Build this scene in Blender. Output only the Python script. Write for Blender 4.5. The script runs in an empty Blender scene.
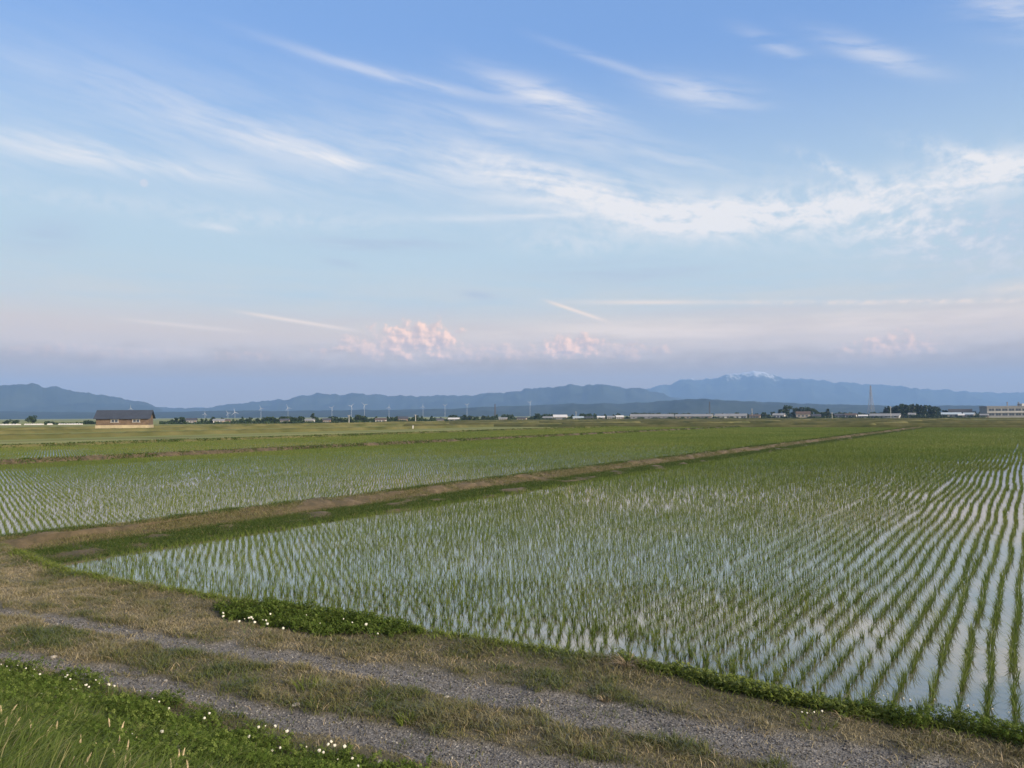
import bpy, math, random
import numpy as np
from mathutils import Matrix, Vector

random.seed(7)
RNG = np.random.default_rng(11)
SC = bpy.context.scene
COL = SC.collection

# ------------------------------------------------------------------ camera
FPX = 773.0
PITCH = math.atan(31.5 / FPX)
ROLL = math.atan(0.0055)
CAM = np.array([0.0, 0.0, 3.3])
_F = np.array([0, math.cos(PITCH), math.sin(PITCH)])
_U0 = np.array([0, -math.sin(PITCH), math.cos(PITCH)])
_R0 = np.array([1.0, 0, 0])
_R = math.cos(ROLL) * _R0 - math.sin(ROLL) * _U0
_U = math.sin(ROLL) * _R0 + math.cos(ROLL) * _U0
cd = bpy.data.cameras.new('camera')
cd.sensor_fit = 'HORIZONTAL'
cd.sensor_width = 36.0
cd.lens = 36.0 * FPX / 1024.0
cd.clip_start = 0.05
cd.clip_end = 60000
cam = bpy.data.objects.new('camera', cd)
COL.objects.link(cam)
cam.matrix_world = Matrix(((_R[0], _U[0], -_F[0], CAM[0]), (_R[1], _U[1], -_F[1], CAM[1]),
                           (_R[2], _U[2], -_F[2], CAM[2]), (0, 0, 0, 1)))
SC.camera = cam

# ------------------------------------------------------------------ exposure, sun, sky numbers
EXPOSURE = 1.6
SKY_STRENGTH = 0.10
SUN_EL, SUN_AZ = math.radians(17.0), math.radians(128.0)   # azimuth clockwise from straight ahead
SUN_STRENGTH = 3.2
SUN_ANGLE = math.radians(28.0)
HAZE_DENSITY = 1.15e-4
HAZE_COLOR = (0.28, 0.485, 0.87)
SC.view_settings.view_transform = 'Standard'
SC.view_settings.look = 'None'
SC.view_settings.gamma = 1.0
SC.view_settings.use_curve_mapping = False
SC.view_settings.exposure = EXPOSURE
SC.cycles.use_denoising = True
SC.cycles.max_bounces = 6
SC.cycles.diffuse_bounces = 3
SC.cycles.glossy_bounces = 3
SC.cycles.transmission_bounces = 3
SC.cycles.transparent_max_bounces = 6
SC.cycles.volume_bounces = 1
SC.cycles.caustics_reflective = False
SC.cycles.caustics_refractive = False

sd = bpy.data.lights.new('sun', 'SUN')
sd.energy = SUN_STRENGTH
sd.angle = SUN_ANGLE
sd.color = (1.0, 0.83, 0.64)
sun = bpy.data.objects.new('sun', sd)
COL.objects.link(sun)
_sd = Vector((math.sin(SUN_AZ) * math.cos(SUN_EL), math.cos(SUN_AZ) * math.cos(SUN_EL), math.sin(SUN_EL)))
sun.rotation_euler = (-_sd).to_track_quat('-Z', 'Y').to_euler()


def s2l(c):
    c = c / 255.0
    return c / 12.92 if c <= 0.04045 else ((c + 0.055) / 1.055) ** 2.4


# ------------------------------------------------------------------ world: Nishita sky with procedural cloud
world = bpy.data.worlds.new('World')
SC.world = world
world.use_nodes = True
WT = world.node_tree
WT.nodes.clear()


class N:
    """a socket with arithmetic"""
    def __init__(self, s):
        self.s = s

    def _op(self, op, other=None, swap=False, third=None):
        n = WT.nodes.new('ShaderNodeMath')
        n.operation = op
        a, b = (other, self) if swap else (self, other)
        for i, q in enumerate((a, b, third)):
            if q is None:
                continue
            if isinstance(q, N):
                WT.links.new(q.s, n.inputs[i])
            else:
                n.inputs[i].default_value = float(q)
        return N(n.outputs[0])

    def __add__(self, o): return self._op('ADD', o)
    __radd__ = __add__
    def __mul__(self, o): return self._op('MULTIPLY', o)
    __rmul__ = __mul__
    def __sub__(self, o): return self._op('SUBTRACT', o)
    def __rsub__(self, o): return self._op('SUBTRACT', o, swap=True)
    def __truediv__(self, o): return self._op('DIVIDE', o)
    def mad(self, m, a): return self._op('MULTIPLY_ADD', m, third=a)
    def min(self, o): return self._op('MINIMUM', o)
    def max(self, o): return self._op('MAXIMUM', o)
    def pow(self, o): return self._op('POWER', o)
    def bell(self): return self._op('POWER', math.e, swap=True)    # e ** self
    def abs(self): return self._op('ABSOLUTE')


def step(x, lo, hi):
    n = WT.nodes.new('ShaderNodeMapRange')
    n.interpolation_type = 'SMOOTHSTEP'
    WT.links.new(x.s, n.inputs['Value'])
    n.inputs['From Min'].default_value = lo
    n.inputs['From Max'].default_value = hi
    return N(n.outputs['Result'])


def combine(x, y, z=0.0):
    n = WT.nodes.new('ShaderNodeCombineXYZ')
    for i, q in enumerate((x, y, z)):
        if isinstance(q, N):
            WT.links.new(q.s, n.inputs[i])
        else:
            n.inputs[i].default_value = q
    return N(n.outputs[0])


def noise(x, y, scale, detail=4.0, rough=0.55, dist=0.0):
    n = WT.nodes.new('ShaderNodeTexNoise')
    n.noise_dimensions = '2D'
    WT.links.new(combine(x, y).s, n.inputs['Vector'])
    n.inputs['Scale'].default_value = scale
    n.inputs['Detail'].default_value = detail
    n.inputs['Roughness'].default_value = rough
    n.inputs['Distortion'].default_value = dist
    return N(n.outputs['Fac'])


def rgb(r, g, b, k=1.0):
    q = k / (2 ** EXPOSURE * SKY_STRENGTH)
    return (s2l(r) * q, s2l(g) * q, s2l(b) * q, 1.0)


def mixc(base, col, fac):
    n = WT.nodes.new('ShaderNodeMix')
    n.data_type = 'RGBA'
    n.clamp_factor = True
    WT.links.new(fac.s, n.inputs[0])
    if isinstance(base, N):
        WT.links.new(base.s, n.inputs[6])
    else:
        n.inputs[6].default_value = base
    if isinstance(col, N):
        WT.links.new(col.s, n.inputs[7])
    else:
        n.inputs[7].default_value = col
    return N(n.outputs[2])


def pix2dir(x, y):
    d = _F + (x - 512) / FPX * _R - (y - 384) / FPX * _U
    return d / np.linalg.norm(d)


def azel(x, y):
    d = pix2dir(x, y)
    return math.degrees(math.atan2(d[0], d[1])), math.degrees(math.asin(d[2]))


tc = WT.nodes.new('ShaderNodeTexCoord')
sep = WT.nodes.new('ShaderNodeSeparateXYZ')
WT.links.new(tc.outputs['Generated'], sep.inputs[0])
DX, DY, DZ = (N(sep.outputs[i]) for i in range(3))
AZ = DX._op('ARCTAN2', DY) * (180 / math.pi)
EL = DZ._op('ARCSINE') * (180 / math.pi)

sky = WT.nodes.new('ShaderNodeTexSky')
sky.sky_type = 'NISHITA'
sky.sun_disc = False
sky.sun_elevation = SUN_EL
sky.sun_rotation = SUN_AZ
sky.altitude = 30
sky.air_density = 1.0
sky.dust_density = 1.0
sky.ozone_density = 1.4
skyc = N(sky.outputs['Color'])

# shared fibre noises, each along its own wind direction (degrees, falling to the right when negative)
def rotated(deg):
    c, s_ = math.cos(math.radians(deg)), math.sin(math.radians(deg))
    return AZ * c + EL * s_, AZ * (-s_) + EL * c


warp = noise(AZ, EL, 0.10, 2.0)
ra, re_ = rotated(-11)
fib1 = noise(ra * 0.13, re_ + warp * 1.2, 0.9, 5.0, 0.6)
ra2, re2 = rotated(4)
fib2 = noise(ra2 * 0.20 + warp * 1.0, re2 + warp * 2.4, 0.75, 6.0, 0.62)
fine = noise(AZ * 0.6, EL + warp * 4, 1.1, 6.0, 0.65)
flat = noise(AZ * 0.10, EL, 0.9, 5.0, 0.6)


def streak(p0, p1, wpx, amp, fib, lo=0.35, hi=0.68, bend=0.0, soft=1.0, sharp=2.0):
    """a soft band between two directions; wpx and bend in thousandths of a right angle-ish (1/13.5 deg)"""
    a0, e0 = azel(*p0)
    a1, e1 = azel(*p1)
    ca, ce = (a0 + a1) / 2, (e0 + e1) / 2
    L = math.hypot(a1 - a0, e1 - e0) / 2
    th = math.atan2(e1 - e0, a1 - a0)
    c, s_ = math.cos(th), math.sin(th)
    W = wpx / 13.5
    uu = (AZ.mad(c / L, -ca * c / L)) + EL.mad(s_ / L, -ce * s_ / L)
    ww = (AZ.mad(-s_ / W, ca * s_ / W)) + EL.mad(c / W, -ce * c / W)
    u2 = uu * uu
    if bend:
        ww = ww + u2.mad(-bend / wpx, bend * 0.5 / wpx)
    along = u2 if sharp == 2.0 else u2 * u2
    m = ((ww * ww + along * 1.2) * -1.0).bell()
    if fib is None:
        return m * amp
    return m * step(fib, lo, hi) * amp


# thin veil thickening towards the horizon (cirrostratus), tinted by the low sun
veil = step(EL, 24.0, 3.0)
col = mixc(skyc, rgb(114, 157, 221), (EL * 0.0).mad(1.0, 0.78))
col = mixc(col, rgb(232, 214, 190, 1.45), step(EL, 34.0, 60.0) * 0.85)          # unseen overhead veil, added as warm fill light on the ground
col = mixc(col, rgb(203, 223, 230), step(EL, 27.0, 9.5) * 0.97)
col = mixc(col, rgb(240, 228, 208), step(EL, 12.0, 5.8) * step(flat, 0.05, 0.75) * 0.95)
warm = step(AZ, -34.0, 25.0)
# grey-lavender stratus bank low over the horizon
bank = step(EL + (flat - 0.5) * 2.2 + (fine - 0.5) * 1.6, 5.4, 2.9)
col = mixc(col, rgb(255, 222, 190), step(EL + (flat - 0.5) * 3.0, 8.2, 5.6) * 0.75)
col = mixc(col, rgb(206, 168, 112), bank * 0.92)
# darker shaded wisps
dark = (streak((290, 243), (470, 243), 7, 0.5, flat, 0.3, 0.6) + streak((520, 272), (760, 270), 12, 0.35, flat, 0.3, 0.6)
        + streak((0, 238), (90, 232), 14, 0.35, flat, 0.3, 0.6) + streak((460, 293), (496, 297), 3.5, 0.5, None)
        + streak((322, 260), (358, 266), 3.5, 0.35, None) + streak((880, 240), (1100, 225), 30, 0.45, fine, 0.3, 0.6))
col = mixc(col, rgb(182, 192, 215), dark)
# white cirrus
w = streak((-40, 128), (300, 186), 9, 0.62, fib1, 0.10, 0.70)
w = w + streak((-60, 140), (160, 160), 18, 0.3, fib1, 0.3, 0.7)
w = w + streak((60, 72), (420, 176), 15, 0.42, fib1, 0.12, 0.75)
w = w + streak((270, 142), (408, 177), 5.5, 0.62, fib1, 0.05, 0.65)
w = w + streak((-60, 60), (520, 190), 55, 0.22, fib1, 0.25, 0.75)
w = w + streak((280, 44), (500, 100), 5, 0.45, fib1, 0.2, 0.6)
w = w + streak((480, 74), (620, 122), 12, 0.75, fib1, 0.25, 0.65)
w = w + streak((400, 100), (610, 150), 9, 0.35, fib1, 0.2, 0.7)
w = w + streak((560, 128), (800, 178), 10, 0.28, fib1, 0.25, 0.7)
w = w + streak((760, 205), (1040, 240), 26, 0.40, fine, 0.3, 0.7)
w = w + streak((545, 40), (690, 88), 4, 0.22, fib1, 0.25, 0.6)
w = w + streak((650, 84), (760, 102), 12, 0.6, fib1, 0.25, 0.7)
w = w + streak((740, 30), (812, 62), 7, 0.28, fib1, 0.3, 0.6)
w = w + streak((820, 36), (940, 74), 9, 0.45, fib1, 0.3, 0.62)
w = w + streak((960, -5), (1060, 22), 16, 0.5, fib1, 0.3, 0.7)
w = w + streak((380, 150), (800, 222), 32, 0.50, fib1, 0.2, 0.75)
w = w + streak((440, 152), (740, 226), 18, 0.80, (fib1 + fine) * 0.5, 0.30, 0.68)
w = w + streak((640, 224), (915, 188), 15, 1.0, (fib2 + fine) * 0.5, 0.30, 0.66)
w = w + streak((560, 215), (900, 218), 20, 0.45, fine, 0.25, 0.65)
w = w + streak((640, 232), (760, 224), 8, 0.45, fib2, 0.3, 0.7)
w = w + streak((880, 192), (1120, 150), 18, 1.0, (fib2 + fine) * 0.5, 0.32, 0.64)
w = w + streak((910, 142), (1050, 178), 9, 0.6, fine, 0.35, 0.65)
w = w + streak((795, 152), (870, 182), 6, 0.5, fine, 0.35, 0.6)
w = w + streak((840, 215), (1060, 262), 30, 0.45, fine, 0.42, 0.7)
w = w + streak((420, 219), (600, 212), 3.5, 0.45, flat, 0.2, 0.6)
w = w + streak((190, 224), (245, 231), 3.5, 0.5, fine, 0.3, 0.6)
w = w + streak((140, 212), (420, 222), 9, 0.25, fine, 0.3, 0.6)
w = w + streak((500, 240), (640, 250), 10, 0.3, fine, 0.35, 0.65)
w = w + streak((-40, 188), (200, 205), 8, 0.2, fine, 0.3, 0.6)
col = mixc(col, rgb(246, 241, 238, 1.08), w.min(0.95))
# warm low streaks, contrails
q = streak((580, 302), (720, 302), 2.2, 0.7, flat, 0.1, 0.5)
q = q + streak((730, 302), (1150, 296), 2.2, 0.9, fine, 0.30, 0.68, sharp=4.0)
q = q + streak((520, 332), (1150, 306), 12, 0.85, flat, 0.25, 0.7, sharp=4.0)
q = q + streak((360, 330), (760, 338), 10, 0.4, flat, 0.3, 0.7)
q = q + streak((980, 290), (1080, 286), 5, 0.6, fine, 0.2, 0.6)
q = q + streak((240, 312), (356, 330.5), 1.7, 0.95, None, sharp=4.0)
q = q + streak((120, 319), (250, 332), 1.7, 0.55, None, sharp=4.0)
q = q + streak((547, 301), (606, 321), 1.7, 1.0, None, sharp=4.0)
q = q + streak((0, 345), (330, 352), 5, 0.4, flat, 0.35, 0.65)
col = mixc(col, rgb(255, 230, 204, 1.2), q.min(0.95))
# cumulus heads catching the last sun, billowing
bill = noise(AZ, EL * 1.15, 0.85, 6.0, 0.58, 0.0)
bill_r = noise(AZ + 0.28, EL * 1.15 + 0.2, 0.85, 4.0, 0.5, 0.0)


def puff(cx, cy, rx, ry, k):
    a, e = azel(cx, cy)
    uu = AZ.mad(13.5 / rx, -a * 13.5 / rx)
    ww = EL.mad(13.5 / ry, -e * 13.5 / ry)
    r = (uu * uu + ww * ww) * -0.8 + 1.0 + (bill - 0.5) * 2.6
    return step(r, 0.10, 0.85) * k


cum = puff(418, 340, 50, 20, 1.0).max(puff(470, 353, 150, 10, 0.40)).max(puff(600, 350, 70, 9, 0.40)).max(puff(380, 346, 46, 12, 0.6)).max(puff(574, 346, 34, 13, 1.0)).max(puff(498, 352, 26, 8, 0.5))
cum = cum.max(puff(893, 351, 44, 18, 0.65)).max(puff(628, 357, 18, 5, 0.45)).max(puff(820, 364, 60, 8, 0.35)).max(puff(70, 352, 90, 7, 0.25)).max(puff(250, 356, 40, 6, 0.3))
lit = step((bill - bill_r) * 1.0 + 0.5, 0.30, 0.78)
cumc = mixc(rgb(222, 194, 176, 1.1), rgb(255, 205, 165, 1.8), lit)
col = mixc(col, cumc, cum * step(EL, 3.4, 4.6) * 0.92)
# day moon
ma, me = azel(144, 183)
mr = ((AZ - ma) * (AZ - ma) + (EL - me) * (EL - me))
col = mixc(col, rgb(238, 232, 236), step(mr, 0.085, 0.045) * 0.45)

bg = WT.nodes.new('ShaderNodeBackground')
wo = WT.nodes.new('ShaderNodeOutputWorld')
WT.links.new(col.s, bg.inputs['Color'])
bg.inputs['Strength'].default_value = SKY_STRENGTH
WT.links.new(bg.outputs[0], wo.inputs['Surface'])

# ------------------------------------------------------------------ helpers
E_ = np.array([0.906, -0.423]); N_ = np.array([0.423, 0.906])        # along / across the gravel road
U_ = np.array([0.5563, 0.8310]); V_ = np.array([0.8310, -0.5563])    # along / across the rice rows
WATER_Z = -0.3


def mn(m, n):
    m, n = np.asarray(m, float), np.asarray(n, float)
    return m * E_[0] + n * N_[0], m * E_[1] + n * N_[1]


def ab(a, b):
    a, b = np.asarray(a, float), np.asarray(b, float)
    return a * U_[0] + b * V_[0], a * U_[1] + b * V_[1]


def ground_at(x, y, z=0.0):
    d = pix2dir(x, y)
    return CAM + d * ((z - CAM[2]) / d[2])


def at(x, y, dist):
    """the point that far ahead in the direction of a place in the photograph"""
    d = _F + (x - 512) / FPX * _R - (y - 384) / FPX * _U
    return CAM + d * (dist / d[1])


_tabs = {}


def vnoise(x, y, seed=0):
    if seed not in _tabs:
        _tabs[seed] = np.random.default_rng(seed + 100).random((256, 256))
    T = _tabs[seed]
    xi, yi = np.floor(x).astype(int), np.floor(y).astype(int)
    fx, fy = x - xi, y - yi
    fx, fy = fx * fx * (3 - 2 * fx), fy * fy * (3 - 2 * fy)
    g = lambda i, j: T[(xi + i) % 256, (yi + j) % 256]
    return (g(0, 0) * (1 - fx) + g(1, 0) * fx) * (1 - fy) + (g(0, 1) * (1 - fx) + g(1, 1) * fx) * fy


def fbm(x, y, seed=0, octv=4, gain=0.5):
    t, amp, tot = 0.0, 1.0, 0.0
    for o in range(octv):
        t = t + amp * vnoise(x * 2 ** o + 17.3 * o, y * 2 ** o + 5.1 * o, seed + o)
        tot += amp
        amp *= gain
    return t / tot


def sstep(x, a, b):
    t = np.clip((x - a) / (b - a), 0, 1)
    return t * t * (3 - 2 * t)


def mesh_np(name, verts, faces, rnd=None, smooth=False, extra=None):
    """faces: (M,3) or (M,4) int array"""
    me = bpy.data.meshes.new(name)
    verts = np.ascontiguousarray(verts, dtype=np.float32)
    faces = np.ascontiguousarray(faces, dtype=np.int32)
    k = faces.shape[1]
    me.vertices.add(len(verts))
    me.vertices.foreach_set('co', verts.ravel())
    me.loops.add(faces.size)
    me.loops.foreach_set('vertex_index', faces.ravel())
    me.polygons.add(len(faces))
    me.polygons.foreach_set('loop_start', np.arange(0, faces.size, k, dtype=np.int32))
    if smooth:
        me.polygons.foreach_set('use_smooth', np.ones(len(faces), dtype=bool))
    me.update(calc_edges=True)
    for nm, arr in (('rnd', rnd),) + tuple((extra or {}).items()):
        if arr is not None:
            at_ = me.attributes.new(nm, 'FLOAT', 'POINT')
            at_.data.foreach_set('value', np.ascontiguousarray(arr, dtype=np.float32))
    return me


def link(name, me, mats=None, parent=None, loc=None):
    o = bpy.data.objects.new(name, me)
    COL.objects.link(o)
    if mats is not None and me is not None:
        for m_ in (mats if isinstance(mats, (list, tuple)) else [mats]):
            me.materials.append(m_)
    if parent is not None:
        o.parent = parent
    if loc is not None:
        o.location = loc
    return o


def tag(o, label=None, cat=None, group=None, kind=None):
    if label: o['label'] = label
    if cat: o['category'] = cat
    if group: o['group'] = group
    if kind: o['kind'] = kind
    return o


def thing(name, loc, label, cat, group=None, rz=0.0):
    o = bpy.data.objects.new(name, None)
    COL.objects.link(o)
    o.location = loc
    o.rotation_euler = (0, 0, rz)
    o.empty_display_size = 0.2
    return tag(o, label, cat, group)


def copy_thing(o, loc, rz, scale, label=None, group=None):
    c = o.copy()
    COL.objects.link(c)
    c.location = loc
    c.rotation_euler = (0, 0, rz)
    c.scale = scale
    if label: c['label'] = label
    if group: c['group'] = group
    for ch in list(o.children):
        d = ch.copy()
        COL.objects.link(d)
        d.parent = c
        for g in list(ch.children):
            h = g.copy()
            COL.objects.link(h)
            h.parent = d
    return c


class MB:
    """collects solid shapes into one mesh"""
    def __init__(self):
        self.v, self.f = [], []

    def add(self, vs, fs):
        o = len(self.v)
        self.v += [tuple(p) for p in vs]
        self.f += [tuple(i + o for i in f) for f in fs]

    def box(self, x0, x1, y0, y1, z0, z1):
        self.add([(x0, y0, z0), (x1, y0, z0), (x1, y1, z0), (x0, y1, z0), (x0, y0, z1), (x1, y0, z1), (x1, y1, z1), (x0, y1, z1)],
                 [(3, 2, 1, 0), (4, 5, 6, 7), (0, 1, 5, 4), (1, 2, 6, 5), (2, 3, 7, 6), (3, 0, 4, 7)])

    def bar(self, p0, p1, r0, r1=None, n=5):
        r1 = r0 if r1 is None else r1
        p0, p1 = Vector(p0), Vector(p1)
        d = (p1 - p0).normalized()
        s_ = d.orthogonal().normalized()
        t = d.cross(s_)
        vs = []
        for p, r in ((p0, r0), (p1, r1)):
            for i in range(n):
                a = 2 * math.pi * i / n
                vs.append(p + s_ * (math.cos(a) * r) + t * (math.sin(a) * r))
        fs = [(i, (i + 1) % n, n + (i + 1) % n, n + i) for i in range(n)]
        fs += [tuple(range(n))[::-1], tuple(range(n, 2 * n))]
        self.add(vs, fs)

    def gable(self, x0, x1, y0, y1, z0, z1, over=0.4, t=0.18):
        """ridge along x, a slab of thickness t on each side, with closed gable ends left to the wall"""
        ym = (y0 + y1) / 2
        k = (z1 - z0) / (ym - y0)
        ya, yb, za = y0 - over, y1 + over, z0 - over * k
        xa, xb = x0 - over, x1 + over
        pr = [(ya, za), (ym, z1), (yb, za), (yb, za + t), (ym, z1 + t), (ya, za + t)]
        vs = [(xa, y, z) for y, z in pr] + [(xb, y, z) for y, z in pr]
        fs = [(i, (i + 1) % 6, 6 + (i + 1) % 6, 6 + i) for i in range(6)]
        fs += [(0, 5, 4, 1), (1, 4, 3, 2), (6, 7, 10, 11), (7, 8, 9, 10)]
        self.add(vs, fs)

    def house_wall(self, x0, x1, y0, y1, z0, z1, zr):
        ym = (y0 + y1) / 2
        vs = [(x0, y0, z0), (x0, y1, z0), (x0, y1, z1), (x0, ym, zr), (x0, y0, z1),
              (x1, y0, z0), (x1, y1, z0), (x1, y1, z1), (x1, ym, zr), (x1, y0, z1)]
        fs = [(0, 4, 3, 2, 1), (5, 6, 7, 8, 9), (0, 5, 9, 4), (1, 2, 7, 6), (0, 1, 6, 5), (4, 9, 8, 3), (2, 3, 8, 7)]
        self.add(vs, fs)

    def build(self, name, mat, parent=None, loc=None):
        me = bpy.data.meshes.new(name)
        me.from_pydata(self.v, [], self.f)
        me.update()
        return link(name, me, mat, parent, loc)


# ------------------------------------------------------------------ materials
def mat_base(name):
    m = bpy.data.materials.new(name)
    m.use_nodes = True
    nt = m.node_tree
    nt.nodes.clear()
    out = nt.nodes.new('ShaderNodeOutputMaterial')
    return m, nt, out


def ramp(nt, fac, cols):
    r = nt.nodes.new('ShaderNodeValToRGB')
    els = r.color_ramp.elements
    while len(els) > len(cols):
        els.remove(els[-1])
    while len(els) < len(cols):
        els.new(0.5)
    for e, (p, c) in zip(els, cols):
        e.position = p
        e.color = (*c, 1)
    nt.links.new(fac, r.inputs[0])
    return r.outputs[0]


def tex_noise(nt, scale, detail=4, rough=0.55, vec=None, stretch=None, coord='Object', rot=0.0):
    n = nt.nodes.new('ShaderNodeTexNoise')
    n.inputs['Scale'].default_value = scale
    n.inputs['Detail'].default_value = detail
    n.inputs['Roughness'].default_value = rough
    if vec is None:
        t = nt.nodes.new('ShaderNodeTexCoord')
        vec = t.outputs[coord]
    if stretch or rot:
        mp = nt.nodes.new('ShaderNodeMapping')
        mp.inputs['Scale'].default_value = stretch or (1, 1, 1)
        mp.inputs['Rotation'].default_value = (0, 0, rot)
        nt.links.new(vec, mp.inputs[0])
        vec = mp.outputs[0]
    nt.links.new(vec, n.inputs['Vector'])
    return n.outputs['Fac']


def mixrgb(nt, a, b, fac, mode='MIX'):
    n = nt.nodes.new('ShaderNodeMix')
    n.data_type = 'RGBA'
    n.blend_type = mode
    for s_, v_ in ((0, fac), (6, a), (7, b)):
        if hasattr(v_, 'is_output') or isinstance(v_, bpy.types.NodeSocket):
            nt.links.new(v_, n.inputs[s_])
        elif s_ == 0:
            n.inputs[0].default_value = v_
        else:
            n.inputs[s_].default_value = (*v_, 1)
    return n.outputs[2]


def mat_plain(name, c, rough=0.7, var=0.25, scale=1.0, spec=0.3, c2=None, bump=0.0):
    m, nt, out = mat_base(name)
    p = nt.nodes.new('ShaderNodeBsdfPrincipled')
    f = tex_noise(nt, scale, 5, 0.6)
    lo = c2 if c2 else tuple(q * (1 - var) for q in c)
    hi = c if c2 else tuple(min(1, q * (1 + var)) for q in c)
    nt.links.new(ramp(nt, f, [(0.3, lo), (0.7, hi)]), p.inputs['Base Color'])
    p.inputs['Roughness'].default_value = rough
    p.inputs['Specular IOR Level'].default_value = spec
    if bump:
        b = nt.nodes.new('ShaderNodeBump')
        b.inputs['Strength'].default_value = bump
        b.inputs['Distance'].default_value = 0.02
        nt.links.new(f, b.inputs['Height'])
        nt.links.new(b.outputs[0], p.inputs['Normal'])
    nt.links.new(p.outputs[0], out.inputs[0])
    return m


def mat_leaf(name, cols, trans=0.3, patch=None, spec=0.12):
    """blades and leaves: colour by the blade's own random number, plus broad natural patches"""
    m, nt, out = mat_base(name)
    a = nt.nodes.new('ShaderNodeAttribute')
    a.attribute_name = 'rnd'
    c = ramp(nt, a.outputs['Fac'], cols)
    if patch:
        g = nt.nodes.new('ShaderNodeNewGeometry')
        f = tex_noise(nt, patch[0], 3, 0.55, vec=g.outputs['Position'])
        mr = nt.nodes.new('ShaderNodeMapRange')
        mr.inputs['From Min'].default_value = 0.4
        mr.inputs['From Max'].default_value = 0.68
        mr.inputs['To Max'].default_value = patch[2]
        nt.links.new(f, mr.inputs['Value'])
        c = mixrgb(nt, c, patch[1], mr.outputs[0])
    d = nt.nodes.new('ShaderNodeBsdfDiffuse')
    t = nt.nodes.new('ShaderNodeBsdfTranslucent')
    gl = nt.nodes.new('ShaderNodeBsdfGlossy')
    gl.inputs['Roughness'].default_value = 0.45
    gl.inputs['Color'].default_value = (0.6, 0.6, 0.6, 1)
    mx = nt.nodes.new('ShaderNodeMixShader')
    mx.inputs[0].default_value = trans
    m2 = nt.nodes.new('ShaderNodeMixShader')
    fr = nt.nodes.new('ShaderNodeFresnel')
    fr.inputs['IOR'].default_value = 1.35
    ml = nt.nodes.new('ShaderNodeMath')
    ml.operation = 'MULTIPLY'
    ml.inputs[1].default_value = spec * 1.5
    nt.links.new(fr.outputs[0], ml.inputs[0])
    nt.links.new(ml.outputs[0], m2.inputs[0])
    nt.links.new(c, d.inputs['Color'])
    nt.links.new(c, t.inputs['Color'])
    nt.links.new(d.outputs[0], mx.inputs[1])
    nt.links.new(t.outputs[0], mx.inputs[2])
    nt.links.new(mx.outputs[0], m2.inputs[1])
    nt.links.new(gl.outputs[0], m2.inputs[2])
    nt.links.new(m2.outputs[0], out.inputs[0])
    return m


M = {}
M['bank_green'] = mat_leaf('bank_grass_blade', [(0.0, (0.032, 0.060, 0.013)), (0.6, (0.060, 0.098, 0.022)), (0.92, (0.095, 0.125, 0.035)), (1.0, (0.22, 0.18, 0.10))], 0.25, spec=0.03)
M['rice'] = mat_leaf('rice_leaf', [(0.0, (0.050, 0.086, 0.018)), (0.5, (0.092, 0.142, 0.028)), (0.92, (0.155, 0.200, 0.045)), (1.0, (0.25, 0.22, 0.09))],
                     0.35, (0.09, (0.14, 0.165, 0.035), 0.5), spec=0.05)
M['grass'] = mat_leaf('grass_blade', [(0.0, (0.055, 0.090, 0.020)), (0.6, (0.105, 0.150, 0.034)), (0.88, (0.15, 0.195, 0.055)), (1.0, (0.30, 0.26, 0.14))], 0.3, spec=0.04)
M['dry'] = mat_leaf('dry_grass_blade', [(0.0, (0.070, 0.095, 0.026)), (0.35, (0.120, 0.125, 0.046)), (0.6, (0.160, 0.148, 0.070)), (0.85, (0.205, 0.178, 0.10)), (1.0, (0.30, 0.262, 0.16))], 0.15)
M['clover'] = mat_leaf('clover_leaf', [(0.0, (0.046, 0.078, 0.016)), (0.6, (0.085, 0.128, 0.027)), (1.0, (0.145, 0.185, 0.05))], 0.25, spec=0.0)
M['fringe'] = mat_leaf('weed_leaf', [(0.0, (0.075, 0.110, 0.020)), (0.6, (0.135, 0.180, 0.035)), (1.0, (0.20, 0.23, 0.06))], 0.3, spec=0.03)
M['tree'] = mat_leaf('tree_leaf', [(0.0, (0.016, 0.032, 0.014)), (0.6, (0.028, 0.050, 0.020)), (1.0, (0.05, 0.075, 0.03))], 0.15)
M['trunk'] = mat_plain('bark', (0.07, 0.05, 0.035), 0.9, 0.3, 3)
M['petal'] = mat_plain('white_petal', (0.58, 0.57, 0.48), 0.8, 0.12, 60)
M['yellow'] = mat_plain('yellow_petal', (0.75, 0.55, 0.03), 0.7, 0.1, 60)
M['stem'] = mat_plain('green_stem', (0.07, 0.12, 0.03), 0.7, 0.2, 20)
M['straw'] = mat_leaf('straw', [(0.0, (0.22, 0.17, 0.10)), (1.0, (0.42, 0.34, 0.22))], 0.2)
M['seed'] = mat_plain('seed_head', (0.44, 0.36, 0.22), 0.9, 0.25, 80)
M['stone'] = mat_plain('pale_stone', (0.36, 0.34, 0.30), 0.85, 0.25, 14, bump=0.4)

# muddy shallow water, still: cloudy brown-green water under a mirror that strengthens at low angles
m, nt, out = mat_base('paddy_water')
d = nt.nodes.new('ShaderNodeBsdfDiffuse')
f = tex_noise(nt, 0.35, 5, 0.65)
nt.links.new(ramp(nt, f, [(0.3, (0.085, 0.083, 0.060)), (0.7, (0.150, 0.142, 0.105))]), d.inputs['Color'])
gl = nt.nodes.new('ShaderNodeBsdfGlossy')
gl.inputs['Roughness'].default_value = 0.035
gl.inputs['Color'].default_value = (0.97, 0.95, 0.89, 1)
lw = nt.nodes.new('ShaderNodeLayerWeight')
lw.inputs['Blend'].default_value = 0.5
pw = nt.nodes.new('ShaderNodeMath'); pw.operation = 'POWER'; pw.inputs[1].default_value = 2.4
nt.links.new(lw.outputs['Facing'], pw.inputs[0])
ml = nt.nodes.new('ShaderNodeMath'); ml.operation = 'MULTIPLY_ADD'; ml.inputs[1].default_value = 0.82; ml.inputs[2].default_value = 0.08
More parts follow.
